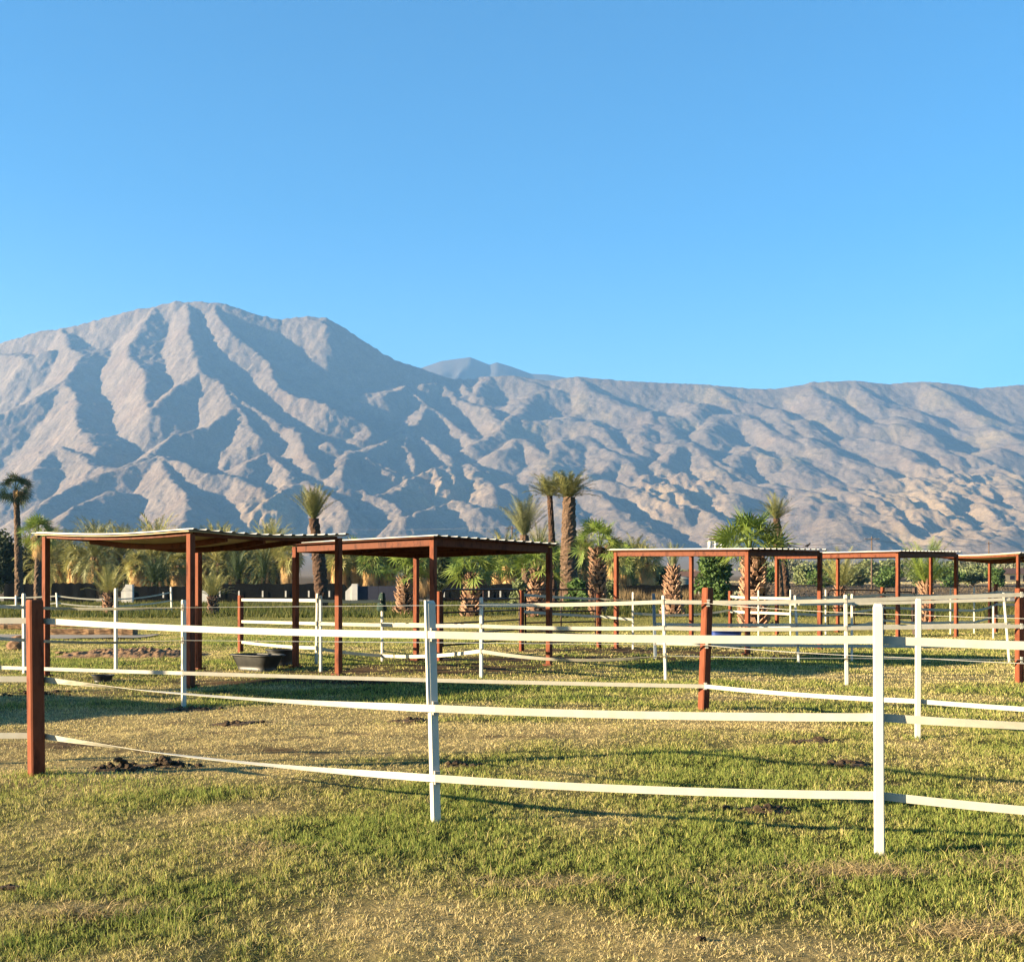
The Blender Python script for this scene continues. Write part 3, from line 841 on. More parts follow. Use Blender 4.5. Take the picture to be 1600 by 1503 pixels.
G_ = 'white tape fences round the paddocks'
fence('tape_fence', 'nearest white tape fence, from the big red post across the foreground', ['off_l', 'r0', 'a0', 'b0', 'off_r'], [
    [('off_l', 1.24, 0), ('r0', 970, .07, .02, 0), ('a0', 991, -.062, .01, 0), ('b0', 1000, .05, .03, 0), ('off_r', 1.22, 0)],
    [('off_l', .78, 0), ('r0', 1062, .07, .03, 1, .42), ('a0', 1105, -.062, .015, 0), ('b0', 1122, .05, .03, .5, .62), ('off_r', .78, 0)],
    [('off_l', .32, 0), ('r0', 1151, .07, .035, 1, .5), ('a0', 1213, -.062, .02, 0), ('b0', 1245, .05, .04, 0), ('off_r', .30, 0)]], group=G_)
fence('tape_fence', 'second white tape fence from the front, with the leaning red post in its middle', ['off_h', 'h1', 'r1', 'w1', 'off_w'], [
    [('off_h', 1.27, 0, .03, .5, .6), ('h1', 949, -.055, .0, 0), ('r1', 942, -.085, .02, 0), ('w1', 961, .05, .02, 0), ('off_w', 1.23, 0)],
    [('off_h', .84, 0, .05, .5, .6), ('h1', 1000, -.055, .0, 0), ('r1', 1007, -.085, .02, 0), ('w1', 1028, .05, .02, 0), ('off_w', .80, 0)],
    [('off_h', .43, 0), ('h1', 1051, -.055, .01, 0), ('r1', 1071, -.085, .02, 0), ('w1', 1096, .05, .02, 0), ('off_w', .36, 0)]], group=G_)
fence('tape_fence', 'white tape fence running past the shelters to the red post at the right edge', ['x0', 'x1', 'x2', 'x3', 'x4', 'x5', 'x6'], [
    [('x3', 945, -.045, .02), ('x4', 940, -.045, .02), ('x5', 938, -.045, .0), ('x6', 929, -.07, .02), ('off_x', 1.38, 0)],
    [('x2', 974, -.045, .01), ('x3', 978, -.045, .02), ('x4', 981, -.045, .02), ('x5', 981, -.045, .0), ('x6', 978, -.07, .02), ('off_x', .9, 0)],
    [('x3', 1017, -.045, .11, .5, .75), ('x4', 1024, -.045, .01), ('x5', 1028, -.045, .0), ('x6', 1030, -.07, .02), ('off_x', .38, 0)]], group=G_)
fence('tape_fence', 'slack white tape fence by the black tubs, tied to a short red post', ['f0', 'f1', 'f2'], [
    [('f0', 937, .0, .0), ('f1', 938, -.04, .02), ('f2', 939, -.04, .02, .5)],
    [('f0', 971, .0, .0), ('f1', 974, -.04, .02), ('f2', 975, -.04, .0), ('x3', 978, .045)],
    [('f0', 1003, .0, .02), ('f1', 1012, -.04, .02), ('f2', 1024, -.04, .05), ('x3', 1017, .045)]], group=G_)
fence('tape_fence', 'white tapes sloping from the brown gate post to a thin white post', ['g3'], [
    [('g1', 929, -.05, .01), ('g2', 936, -.05, .0, .5), ('g3', 938, -.03)],
    [('g1', 955, -.05, .01), ('g2', 963, -.05, .0), ('g3', 968, -.03)],
    [('g1', 980, -.05, .06, .5), ('g3', 992, -.03)],
    [('g3', 958, .03, .10, 0), ('k0', 953, 0)]], group=G_)
fence('tape_fence', 'white tape fence starting at a blue grey steel pole, behind the third shelter', ['s0', 's1', 's2', 's3'], [
    [('s0', 941, -.04, .01), ('s1', 943, -.04, .0), ('s2', 943, -.04, .01), ('s3', 936, -.04)],
    [('s0', 975, -.04, .01), ('s1', 976, -.04, .01), ('s2', 978, -.04, .01), ('s3', 975, -.04)],
    [('s0', 1005, -.04, .01), ('s1', 1008, -.04, .01), ('s2', 1009, -.04, .01), ('s3', 1008, -.04)]], group=G_)
fence('tape_fence', 'farthest white tape fence on the right, thin posts under the far shelters', ['k0', 'k1', 'k2', 'k3', 'k4', 'k5', 'k6', 'k7', 'k8', 'k9', 'k10'], [
    [('k0', 932, -.05, .01), ('k1', 934, -.03, .0), ('k2', 935, -.03, .0), ('k3', 933, -.03, .03), ('k4', 929, -.05, .0), ('k5', 930, -.05, .01), ('k6', 931, -.03, .0), ('k7', 930, -.03, .01), ('k8', 925, -.05), ('k10', 926, -.05)],
    [('k0', 955, -.05, .01), ('k1', 957, -.03, .0), ('k2', 959, -.03, .0), ('k3', 961, -.03, .03), ('k4', 949, -.05, .0), ('k5', 951, -.05, .01), ('k6', 953, -.03, .0), ('k7', 954, -.03, .04), ('k8', 944, -.05), ('k10', 945, -.05)],
    [('k1', 978, -.03, .0), ('k2', 978, -.03, .0), ('k3', 984, -.03, .03), ('k4', 969, -.05, .0), ('k5', 973, -.05, .01), ('k6', 972, -.03, .0), ('k7', 972, -.03, .01), ('k8', 962, -.05), ('k10', 962, -.05)]], group=G_)
fence('tape_fence', 'far slack white tape fence on the lawn at the left, before the black screens', ['l0', 'l1', 'l2', 'l4', 'l3'], [
    [('l0', 930, 0, .04), ('l1', 934, 0, .02), ('l2', 931, 0, .10), ('l4', 936, 0, .12), ('l3', 925, 0)],
    [('l0', 944, 0, .04), ('l1', 946, 0, .02), ('l2', 942, 0, .10), ('l4', 947, 0, .08), ('l3', 938, 0)],
    [('l0', 954, 0, .0), ('l1', 955, 0, .02), ('l2', 953, 0, .02), ('l4', 953, 0, .0), ('l3', 951, 0)]], wd=.09, group=G_)


def pipe_gate(label, k1, k2, rows, rounded=True, posts=()):
    """brown tubular gate between two posts: rails, rounded frame, uprights, hinges"""
    (xa, ya), (xb, yb) = post_xy(k1), post_xy(k2)
    root = thing('pipe_gate', label, 'gate', group='brown pipe gates')
    for k in posts: make_post(k, root, [], -1)
    a = Vector((xa, ya, 0)); d = Vector((xb - xa, yb - ya, 0)); L = d.length; d.normalize()
    a = a + d * .11; L -= .22
    D = (ya + yb) / 2
    z = [EYE - (r - HZ) / F * D for r in rows]
    zt, zb = z[0], z[-1]; r = .16 if rounded else .03
    pts = []
    for i in range(7):
        t = math.pi / 2 * i / 6
        pts.append((r - r * math.cos(t), zt - r + r * math.sin(t)))
    out = [(0, zb)] + pts + [(L - u, v) for u, v in pts[::-1]] + [(L, zb), (0, zb)]
    MB().tube([a + d * u + Vector((0, 0, v)) for u, v in out], .022, 8).build('frame', M['gate'], root, True)
    for v in z[1:-1]:
        MB().tube([a + Vector((0, 0, v)), a + d * L + Vector((0, 0, v))], .019, 8).build('rail', M['gate'], root, True)
    for u in (L * .5,):
        MB().tube([a + d * u + Vector((0, .03, zb)), a + d * u + Vector((0, .03, zt))], .017, 8).build('upright', M['gate'], root, True)
    for v in (z[1], z[-1] + .1):
        MB().tube([a + d * -.06 + Vector((0, 0, v)), a + d * .01 + Vector((0, 0, v))], .016, 6).build('hinge', M['gate'], root, True)
    return root


pipe_gate('brown pipe gate right of the nearest white post', 'g0', 'g1', [921, 936, 955, 971, 987, 1003], posts=('g0', 'g1'))
pipe_gate('round cornered brown pipe gate behind the right post of the second shelter', 'g1', 'g2', [921, 940, 955, 972, 986, 1003], posts=('g2',))
pipe_gate('brown pipe gate under the fourth shelter at the right', 'k3', 'k4', [922, 934, 949, 961, 975], posts=())
pipe_gate('low brown pipe gate between two dark posts at the far right', 'k4', 'k5', [925, 938, 951, 966, 979], rounded=False)

# dark cloth hung over a thin post
cb = MB(); X, D = post_xy('f2'); b = None
rows = [(1.41, .035), (1.39, .055), (1.30, .075), (1.20, .085), (1.10, .095), (1.05, .085)]
n = 12
for z, r in rows:
    for k in range(n):
        t = 2 * math.pi * k / n; q = r * (1 + .22 * math.sin(3 * t + z * 9) + .12 * math.cos(5 * t))
        cb.V.append(Vector((X + q * math.cos(t), D + q * .8 * math.sin(t), z + .02 * math.sin(4 * t))))
for i in range(len(rows) - 1):
    for k in range(n): cb.F.append([i * n + k, (i + 1) * n + k, (i + 1) * n + (k + 1) % n, i * n + (k + 1) % n])
cb.F.append(list(range(n)))
tag(cb.build('cloth', M['green_cloth'], smooth=True), 'dark green cloth wrapped round a thin white fence post', 'cloth')
# ---------------------------------------------------------------- horse shade shelters
def shelter(label, corners, fascia=.14, sag=.0, sag_edge=.0, under='rustd', trim='rustd', group='shade shelters in the paddocks', post_w=.10):
    """corners: left, front, right, back as (X, Y, top height)"""
    c = [Vector(p) for p in corners]
    mid = sum(c, Vector()) / 4
    root = thing('shade_shelter', label, 'shelter', (mid.x, mid.y, 0), group=group)
    o = Vector((mid.x, mid.y, 0))
    p1, p2, p3, p4 = [q - o for q in c]
    u = (p1 - p2); u.z = 0; u.normalize(); v = (p3 - p2); v.z = 0; v.normalize()
    for q in (p1, p2, p3, p4):
        b = MB(); Rm = Matrix.Rotation(math.atan2(u.y, u.x), 4, 'Z'); Rm.translation = Vector((q.x, q.y, 0))
        b.prism(chamf(post_w, post_w, .008), -.3, q.z - .03, Rm)
        po = b.build('post', M['rust'], root)
        f = MB().box((0, 0, .02), (post_w + .09, post_w + .09, .03), Rm); f.build('base_plate', M['rustd'], po)
    e = .16

    def S(a, k, dz=0):       # a along front->left, k along front->right
        q = p2 * (1 - a) * (1 - k) + p1 * a * (1 - k) + p3 * (1 - a) * k + p4 * a * k
        dip = sag * math.sin(math.pi * min(max(a, 0), 1)) * math.sin(math.pi * min(max(k, 0), 1)) + sag_edge * (math.sin(math.pi * min(max(a, 0), 1)) + math.sin(math.pi * min(max(k, 0), 1)))
        return Vector((q.x, q.y, q.z - dip + dz))
    La, Lk = (p1 - p2).length, (p3 - p2).length
    ea, ek = e / La, e / Lk
    nr = int((Lk + 2 * e) / .23)
    ks = []
    for i in range(nr):
        ks += [(i, 0), (i + .30, 0), (i + .40, 1), (i + .60, 1), (i + .70, 0)]
    ks.append((nr, 0))
    na = 14
    for nm, lift, th, amp, m in (('roof_sheet', .035, .006, .020, 'sheet'), ('underside', .012, .010, 0, under)):
        b = MB(); ins = 0 if nm == 'roof_sheet' else .012
        for s in (1, 0):
            for j in range(na + 1):
                a = -ea + ins + (1 + 2 * ea - 2 * ins) * j / na
                for kk, rise in ks:
                    k = -ek + ins + (1 + 2 * ek - 2 * ins) * kk / nr
                    b.V.append(S(a, k, lift + rise * amp - (0 if s else th)))
        w_ = len(ks); tot = (na + 1) * w_
        for j in range(na):
            for i in range(w_ - 1):
                q = [j * w_ + i, j * w_ + i + 1, (j + 1) * w_ + i + 1, (j + 1) * w_ + i]
                b.F.append(q[::-1]); b.F.append([x + tot for x in q])
        for j in range(na):
            for i, fl in ((0, 1), (w_ - 1, 0)):
                q = [j * w_ + i, (j + 1) * w_ + i, (j + 1) * w_ + i + tot, j * w_ + i + tot]; b.F.append(q[::-1] if fl else q)
        for i in range(w_ - 1):
            for j, fl in ((0, 0), (na, 1)):
                q = [j * w_ + i, j * w_ + i + 1, j * w_ + i + 1 + tot, j * w_ + i + tot]; b.F.append(q[::-1] if fl else q)
        b.build(nm, M[m], root)
    # edge beams between the posts, and purlins under the sheet
    for (a0, k0, a1, k1) in ((0, 0, 1, 0), (0, 0, 0, 1), (1, 0, 1, 1), (0, 1, 1, 1)):
        b = MB(); n = 8
        for i in range(n):
            t0, t1 = i / n, (i + 1) / n
            q0 = S(a0 + (a1 - a0) * t0, k0 + (k1 - k0) * t0, -fascia / 2); q1 = S(a0 + (a1 - a0) * t1, k0 + (k1 - k0) * t1, -fascia / 2)
            d = (q1 - q0).normalized() * .002
            if i == 0: q0 = q0 + d * (post_w / 2 / .002 - .0)
            if i == n - 1: q1 = q1 - d * (post_w / 2 / .002)
            if not sag_edge and i: continue
            if not sag_edge: q1 = S(a1, k1, -fascia / 2) - d * (post_w / 2 / .002)
            b.beam(q0, q1, .06, fascia, .006)
        b.build('edge_beam', M[trim], root)
    for k in (.25, .5, .75):
        b = MB(); n = 8 if (sag or sag_edge) else 1
        for i in range(n):
            b.beam(S(.03 + .94 * i / n, k, -.045), S(.03 + .94 * (i + 1) / n, k, -.045), .05, .09, .005)
        b.build('purlin', M['rustd'], root)
    return root


def cor(x, yb, yt):
    D = dep(yb); return ((x - 800) / F * D, D, EYE - (yt - HZ) / F * D)


def par(a, b, c, z=None):
    """the fourth corner: left, front, right -> back"""
    return (a[0] + c[0] - b[0], a[1] + c[1] - b[1], (a[2] + c[2] - b[2]) if z is None else z)


L_, F_, R_ = cor(72, 1057, 836), cor(298, 1073, 831), cor(529, 1055, 838)
s1 = shelter('shade shelter with a sagging pale roof, nearest of the left pair', [L_, F_, R_, (-5.85, 20.3, 2.42)], .055, .10, .05, 'soffit', 'rustd')
L_, F_, R_ = cor(462, 1043, 852), cor(677, 1054, 841), cor(858, 1040, 853)
s2 = shelter('rust red shade shelter with a flat dark underside, behind the nearest white post', [L_, F_, R_, par(L_, F_, R_)], .135)
L_, F_, R_ = cor(963, 1013, 861), cor(1168, 1023, 860), cor(1281, 1015, 861)
s3 = shelter('rust red shade shelter with two black birds on its roof', [L_, F_, R_, par(L_, F_, R_)], .13)
L_, F_, R_ = cor(1214, 993, 867), cor(1403, 1003, 863), cor(1494, 996, 864)
s4 = shelter('rust red shade shelter beyond the one with the birds', [L_, F_, R_, par(L_, F_, R_)], .13)
s5 = shelter('farthest shade shelter with a sagging cream roof at the right edge', [(15.4, 40, 2.74), (16.75, 36, 2.66), (20.4, 39.5, 2.75), (19.1, 43.5, 2.75)], .07, .10, .06, 'soffit', 'rustd')
# two more of the row stand outside the picture on the left; their long shadows lie across the paddock
for cx, cy, t in ((-12.6, 13.9, 'shade shelter just outside the left edge, its shadow beside the black tubs'), (-16.5, 11.1, 'shade shelter outside the left edge, its shadow behind the big red post')):
    shelter(t, [(cx - 2.5, cy + .1, 2.42), (cx + .55, cy - 1.75, 2.4), (cx + 2.4, cy + .2, 2.42), (cx - .6, cy + 2.0, 2.42)], .12)


# ---------------------------------------------------------------- tubs, feeders, birds
def tub(name, label, cat, loc, rz, L, W, H, flare, m, round_=8, rim=.03, corner=.3):
    """open topped trough: outer and inner skin, rolled rim, ridge round the wall"""
    root = thing(name, label, cat, loc, rz)

    def ring(a, b, z):
        R = []
        for k in range(32):
            t = 2 * math.pi * k / 32
            c, s = math.cos(t), math.sin(t); e = corner
            R.append(Vector((a * abs(c) ** e * (1 if c > 0 else -1), b * abs(s) ** e * (1 if s > 0 else -1), z)))
        return R
    def skin(prof, nm, cap):
        b = MB()
        for a, c, z in prof: b.V += ring(a, c, z)
        for i in range(len(prof) - 1):
            for k in range(32): b.F.append([i * 32 + k, i * 32 + (k + 1) % 32, (i + 1) * 32 + (k + 1) % 32, (i + 1) * 32 + k])
        for i in cap: b.F.append([i * 32 + k for k in range(32)])
        return b.build(nm, M[m], root, True)
    a, b_ = L / 2, W / 2; f = flare
    skin([(a * f, b_ * f, 0), (a * (f + (1 - f) * .35), b_ * (f + (1 - f) * .35), H * .35), (a * .985, b_ * .985, H * .93), (a * .985, b_ * .985, H * .95), (a - .02, b_ - .02, H * .95), (a * f - .03, b_ * f - .03, .03)], 'body', (0, 5))
    skin([(a * .985, b_ * .985, H * .92), (a + rim, b_ + rim, H * .93), (a + rim, b_ + rim, H), (a - .02, b_ - .02, H), (a - .02, b_ - .02, H * .955)], 'rim', ())
    return root


g = gp(395, 1049)
tub('feed_trough', 'big black rubber trough with its pale end lit, beside the left shelter', 'trough', (g.x, g.y + .35, g.z), math.radians(-32), .98, .55, .30, .70, 'black', corner=.45)
g = gp(432, 1043)
tub('feed_tub', 'round black tub just behind the big black trough', 'tub', (g.x, g.y + .5, g.z), 0, .58, .56, .33, .84, 'black', corner=1.0)
g = gp(155, 1065)
tub('feed_bowl', 'small shallow black feed bowl on the grass near the left shelter', 'bowl', (g.x, g.y + .15, g.z), .1, .34, .33, .115, .74, 'black', corner=1.0, rim=.015)
tub('water_trough', 'blue water trough with a pale rim, right of the leaning red post', 'trough', (gat(1134, 30.5).x, 30.5, gat(1134, 30.5).z), .05, .86, .5, .30, .9, 'blue', corner=.5)


def bird(x, y, rz, s, label):
    root = thing('bird', label, 'bird', (x, y, 0), rz, 'black birds on the shelter roof')
    b = MB()   # body, neck and head in one skin: rings along a bent spine
    sp = [((-.16, .045), .012), ((-.10, .06), .045), ((-.03, .085), .066), ((.04, .12), .062), ((.09, .165), .04), ((.115, .20), .036), ((.14, .215), .032), ((.165, .212), .016)]
    b.tube([(p[0] * s, 0, (p[1] + .05) * s) for p, r in sp], [r * s for p, r in sp], 10)
    body = b.build('body', M['bird'], root, True)
    MB().tube([(.16 * s, 0, .262 * s), (.20 * s, 0, .256 * s), (.225 * s, 0, .246 * s)], [.012 * s, .008 * s, .002 * s], 6).build('beak', M['bird'], root)
    q = MB(); q.add([(-.12 * s, -.03 * s, .10 * s), (-.12 * s, .03 * s, .10 * s), (-.30 * s, .045 * s, .055 * s), (-.30 * s, -.045 * s, .055 * s), (-.12 * s, -.03 * s, .115 * s), (-.12 * s, .03 * s, .115 * s), (-.30 * s, .045 * s, .062 * s), (-.30 * s, -.045 * s, .062 * s)],
        [(0, 3, 2, 1), (4, 5, 6, 7), (0, 1, 5, 4), (1, 2, 6, 5), (2, 3, 7, 6), (3, 0, 4, 7)]); q.build('tail', M['bird'], root)
    for sd in (-1, 1):
        MB().tube([(.0, .025 * sd * s, .09 * s), (.01 * s, .025 * sd * s, .0)], [.008 * s, .005 * s], 6).build('leg', M['bird'], root)
        w_ = MB().tube([(.07 * s, .055 * sd * s, .17 * s), (-.03 * s, .066 * sd * s, .14 * s), (-.18 * s, .03 * sd * s, .10 * s)], [.025 * s, .034 * s, .004 * s], 8); w_.build('wing', M['bird'], root, True)
    return root


zr = 1.5 + 60 / F * 25.9 + .075
for px, lab, rz, s in ((1231, 'smaller black bird, left of the two on the shelter roof', 2.9, .36), (1261, 'bigger black bird, right of the two on the shelter roof', -.6, .46)):
    t = (px - 1168) / (1281 - 1168)
    b = bird(0, 0, rz, s, lab); b.location = (5.37 + (7.58 - 5.37) * t, 24.76 + (26.84 - 24.76) * t, 2.405 + .045 + .008)
    b.location.z = s3.location.z + (cor(1168, 1023, 860)[2] * (1 - t) + cor(1281, 1015, 861)[2] * t) + .064
# ---------------------------------------------------------------- palms, trees, bushes
def rnd(a, b): return random.uniform(a, b)


def date_crown(n, L, e_lo, e_hi, droop, leaf=.42, width=.05, pairs=26, bunch=0.):
    """feather fronds: e = start elevation range in degrees"""
    V, Fq = [], []
    for i in range(n):
        az = i * 2.39996 + rnd(-.25, .25)
        el = math.radians(e_lo + (e_hi - e_lo) * ((i + .5) / n) ** .8 + rnd(-5, 5))
        l = L * rnd(.8, 1.08) * (1 - .15 * bunch)
        p = Vector((math.cos(az) * .12, math.sin(az) * .12, 0)); st = l / pairs
        h = Vector((math.cos(az), math.sin(az), 0)); sd = Vector((-math.sin(az), math.cos(az), 0))
        prev = None
        for k in range(pairs + 1):
            t = k / pairs
            e = el - math.radians(droop) * t * t * (1.2 - .4 * math.sin(el))
            d = h * math.cos(e) + Vector((0, 0, 1)) * math.sin(e)
            nrm = sd.cross(d)
            rw = .035 * (1 - t * .85)
            b = len(V); V += [p - sd * rw, p + sd * rw]
            if prev is not None: Fq.append((prev, prev + 1, b + 1)); Fq.append((prev, b + 1, b))
            prev = b
            if t > .10:
                ll = leaf * (math.sin(math.pi * min(1, .12 + t * .88)) ** .6 + .15) * rnd(.8, 1.15)
                for s in (-1, 1):
                    dr = (d * rnd(.55, .8) + sd * s * rnd(.55, .8) + nrm * rnd(-.35, .15)).normalized()
                    c = len(V); wv = d * width * .5
                    V += [p - wv, p + wv, p + dr * ll - Vector((0, 0, .06 * ll))]
                    Fq.append((c, c + 1, c + 2))
            p = p + d * st
    return V, Fq


def fan_leaf(V, Fq, p, d, sd, up, R, seg=13, spread=115, fold=.25):
    c = len(V); V.append(p)
    for k in range(seg):
        t = -1 + 2 * k / (seg - 1)
        a = math.radians(spread) * t
        rr = R * (1 - .18 * t * t) * rnd(.9, 1.06)
        dirv = d * math.cos(a) + sd * math.sin(a)
        a0 = a - math.radians(spread) / seg * .82; a1 = a + math.radians(spread) / seg * .82
        m0 = (d * math.cos(a0) + sd * math.sin(a0)) * rr * .40; m1 = (d * math.cos(a1) + sd * math.sin(a1)) * rr * .40
        z = up * (fold * R * (abs(t) ** 1.5) + .03 * R * (1 if k % 2 else -1))
        b = len(V)
        V += [p + m0 + z * .4, p + m1 + z * .4, p + dirv * rr + z - Vector((0, 0, rnd(.05, .25) * R))]
        Fq += [(c, b, b + 1), (b, b + 2, b + 1)]


def fan_crown(n, pet, R, e_lo, e_hi, droop=25, seg=13):
    V, Fq = [], []
    for i in range(n):
        az = i * 2.39996 + rnd(-.3, .3)
        el = math.radians(e_lo + (e_hi - e_lo) * ((i + .5) / n) ** .95 + rnd(-14, 14))
        h = Vector((math.cos(az), math.sin(az), 0)); sd = Vector((-math.sin(az), math.cos(az), 0))
        p = h * .08 + Vector((0, 0, .25 * i / n)); l = pet * rnd(.55, 1.1); m = 4; prev = None
        for k in range(m + 1):
            e = el - math.radians(droop) * (k / m) ** 2
            d = h * math.cos(e) + Vector((0, 0, 1)) * math.sin(e)
            b = len(V); V += [p - sd * .022, p + sd * .022]
            if prev is not None: Fq += [(prev, prev + 1, b + 1), (prev, b + 1, b)]
            prev = b
            if k < m: p = p + d * (l / m)
        ro = rnd(-1.1, 1.1); up = sd.cross(d) * -1; s2 = sd * math.cos(ro) + up * math.sin(ro)
        fan_leaf(V, Fq, p, d, s2, s2.cross(d) * -1, R * rnd(.75, 1.1), seg)
    return V, Fq


def skirt_mesh(r_top, r_bot, z0, z1, n, R=.8):
    """dead hanging fan leaves pressed round the trunk"""
    V, Fq = [], []
    for i in range(n):
        az = rnd(0, 2 * math.pi); t = rnd(0, 1); z = z1 + (z0 - z1) * t
        r = r_top + (r_bot - r_top) * t
        h = Vector((math.cos(az), math.sin(az), 0)); sd = Vector((-math.sin(az), math.cos(az), 0))
        p = h * r * rnd(.7, 1.0) + Vector((0, 0, z))
        d = (Vector((0, 0, -1)) + h * rnd(.05, .4) + sd * rnd(-.2, .2)).normalized()
        fan_leaf(V, Fq, p, d, sd, h, R * rnd(.7, 1.1), 7, 34, .1)
    return V, Fq


def trunk_mesh(H, r0, r1, bend=(0, 0), bulge=0., rough=.10, n=18, rings=None):
    """tapered ringed trunk; bend = sideways shift at the top"""
    rings = rings or max(8, int(H * 6)); V, Fq = [], []
    jit = [rnd(-.12, .12) for _ in range(rings + 1)]
    for i in range(rings + 1):
        t = i / rings
        r = r0 + (r1 - r0) * t + bulge * math.sin(math.pi * min(1, t * 1.15)) ** 2
        r *= 1 + rnd(-.05, .06)
        cx, cy = bend[0] * t ** 1.6, bend[1] * t ** 1.6
        for k in range(n):
            a = 2 * math.pi * k / n + jit[i]
            q = r * (1 + rnd(-rough, rough))
            V.append((cx + q * math.cos(a), cy + q * math.sin(a), -.2 + (H + .2) * t))
    for i in range(rings):
        for k in range(n):
            Fq.append((i * n + k, i * n + (k + 1) % n, (i + 1) * n + (k + 1) % n, (i + 1) * n + k))
    Fq.append(tuple(range(rings * n, rings * n + n)))
    return V, Fq


def boot_mesh(H, r0, r1, step=.11, per=9, length=.26):
    """cut leaf stubs standing off the trunk in spirals"""
    b = MB(); z = .05; j = 0
    while z < H:
        t = z / H; r = r0 + (r1 - r0) * t
        for k in range(per):
            a = 2 * math.pi * (k + .5 * (j % 2)) / per + rnd(-.22, .22)
            if random.random() < .12: continue
            h = Vector((math.cos(a), math.sin(a), 0)); sd = Vector((-math.sin(a), math.cos(a), 0)); up = Vector((0, 0, 1))
            l = length * rnd(.45, 1.2); w0 = r * rnd(.20, .32); w1 = w0 * rnd(.4, .7)
            d = (h * rnd(.45, .8) + up * .75).normalized(); nn = sd.cross(d)
            p = h * r * .92 + up * (z + rnd(-.05, .05))
            A = [p - sd * w0 - nn * .03, p + sd * w0 - nn * .03, p + sd * w0 + nn * .03, p - sd * w0 + nn * .03]
            q = p + d * l
            A += [q - sd * w1 - nn * .018, q + sd * w1 - nn * .018, q + sd * w1 + nn * .018, q - sd * w1 + nn * .018]
            b.add(A, [(0, 1, 5, 4), (1, 2, 6, 5), (2, 3, 7, 6), (3, 0, 4, 7), (4, 5, 6, 7), (0, 3, 2, 1)])
        z += step * rnd(.85, 1.15); j += 1
    return b.V, b.F


def tidy(V, Fq, nm, m, parent, loc=(0, 0, 0), smooth=False):
    return mesh_obj(nm, V, Fq, M[m], parent, smooth, loc)


def palm(name, label, x, D, y_crown, crown, cmat, trunk=None, tmat='trunk_date', bend_px=0, boots=None, skirt=None, group=None, cat='palm tree'):
    """x: photo column of the foot; y_crown: photo row where the crown starts"""
    g = gat(x, D); H = EYE - (y_crown - HZ) / F * D - g.z
    root = thing(name, label, cat, g, group=group)
    bend = (bend_px / F * D, 0)
    if trunk:
        V, Fq = trunk_mesh(H + .1, trunk[0], trunk[1], bend, trunk[2] if len(trunk) > 2 else 0)
        tidy(V, Fq, 'trunk', tmat, root, smooth=False)
    if boots:
        V, Fq = boot_mesh(H, *boots); tidy(V, Fq, 'leaf_bases', 'boots', root)
    tidy(crown[0], crown[1], 'crown', cmat, root, (bend[0], 0, H))
    if skirt:
        V, Fq = skirt_mesh(*[s for s in skirt[:2]], H - skirt[2], H + .15, skirt[3], skirt[4]); tidy(V, Fq, 'dead_leaf_skirt', 'frond_dry', root)
    return root


# tall single palms against the mountain ------------------------------------------------------
palm('fan_palm', 'tall slender fan palm at the far left, round dark crown against the mountain', 30, 105, 768, fan_crown(50, 1.2, .95, -50, 88, 25), 'frond_dark', (.42, .24), 'trunk_date', -5, skirt=(.35, .25, .6, 30, .6))
palm('fan_palm', 'shorter fan palm right of the tallest one at the left edge', 60, 96, 838, fan_crown(44, 1.25, 1.0, -35, 88, 22), 'frond_fan', (.4, .25), 'trunk_date', 0, skirt=(.55, .3, 1.6, 60, .8))
palm('date_palm', 'date palm with an upright brush crown above the left shelters', 503, 88, 812, date_crown(60, 2.9, 46, 88, 32, .42, .065, 24), 'frond_date', (.48, .40, .12), 'trunk_dark', -13)
palm('date_palm', 'date palm with a loose upright crown, left of the two tallest trunks', 824, 90, 838, date_crown(46, 3.5, 46, 86, 36, .48, .065, 26), 'frond_grey', (.40, .36), 'trunk_date', -5)
palm('date_palm', 'slim dark trunked date palm leaning beside the thick one', 865, 88, 776, date_crown(48, 2.3, 10, 80, 55, .45, .075, 22), 'frond_date', (.30, .22, .04), 'trunk_dark', -6)
palm('date_palm', 'thick trunked date palm with a wide flat crown, tallest in the middle', 889, 82, 779, date_crown(70, 2.4, 18, 80, 52, .45, .075, 22), 'frond_date', (.62, .48, .10), 'trunk_date', 0)
palm('fan_palm', 'bright green fan palm with a stubbly trunk right of the thick date palm', 934, 60, 858, fan_crown(40, 1.15, .82, -15, 88, 18), 'frond_fan', (.42, .30), 'trunk_dark', 3, boots=(.45, .36, .17, 9, .30))
palm('fan_palm', 'small fan palm with a cone of leaf stubs behind the second shelter', 838, 58, 893, fan_crown(34, .95, .9, -10, 82, 20), 'frond_fan', (.40, .2), 'trunk_dark', 0, boots=(.52, .22, .13, 9, .30))
palm('date_palm', 'narrow date palm crown rising just above the second shelter roof', 838, 96, 862, date_crown(30, 3.0, 25, 85, 40, .4, .05, 22), 'frond_date', (.4, .3), 'trunk_date', 4)
palm('fan_palm', 'fan palm with a stubbly trunk right of the nearest white post', 737, 60, 896, fan_crown(34, 1.0, .95, -12, 80, 25), 'frond_fan', (.42, .2), 'trunk_dark', 0, boots=(.58, .24, .14, 9, .32))
palm('fan_palm', 'fan palm with yellow green leaves left of the nearest white post', 632, 62, 903, fan_crown(28, 1.1, .85, 5, 85, 18), 'frond_fan', (.40, .2), 'trunk_dark', 2, boots=(.52, .24, .13, 9, .34))
palm('fan_palm', 'pencil shaped palm, stubby cone trunk and tiny crown, by the leaning red post', 1051, 58, 886, date_crown(16, 1.3, 62, 88, 16, .25, .035, 16), 'frond_grey', (.50, .14), 'trunk_dark', 1, boots=(.58, .20, .13, 10, .32))
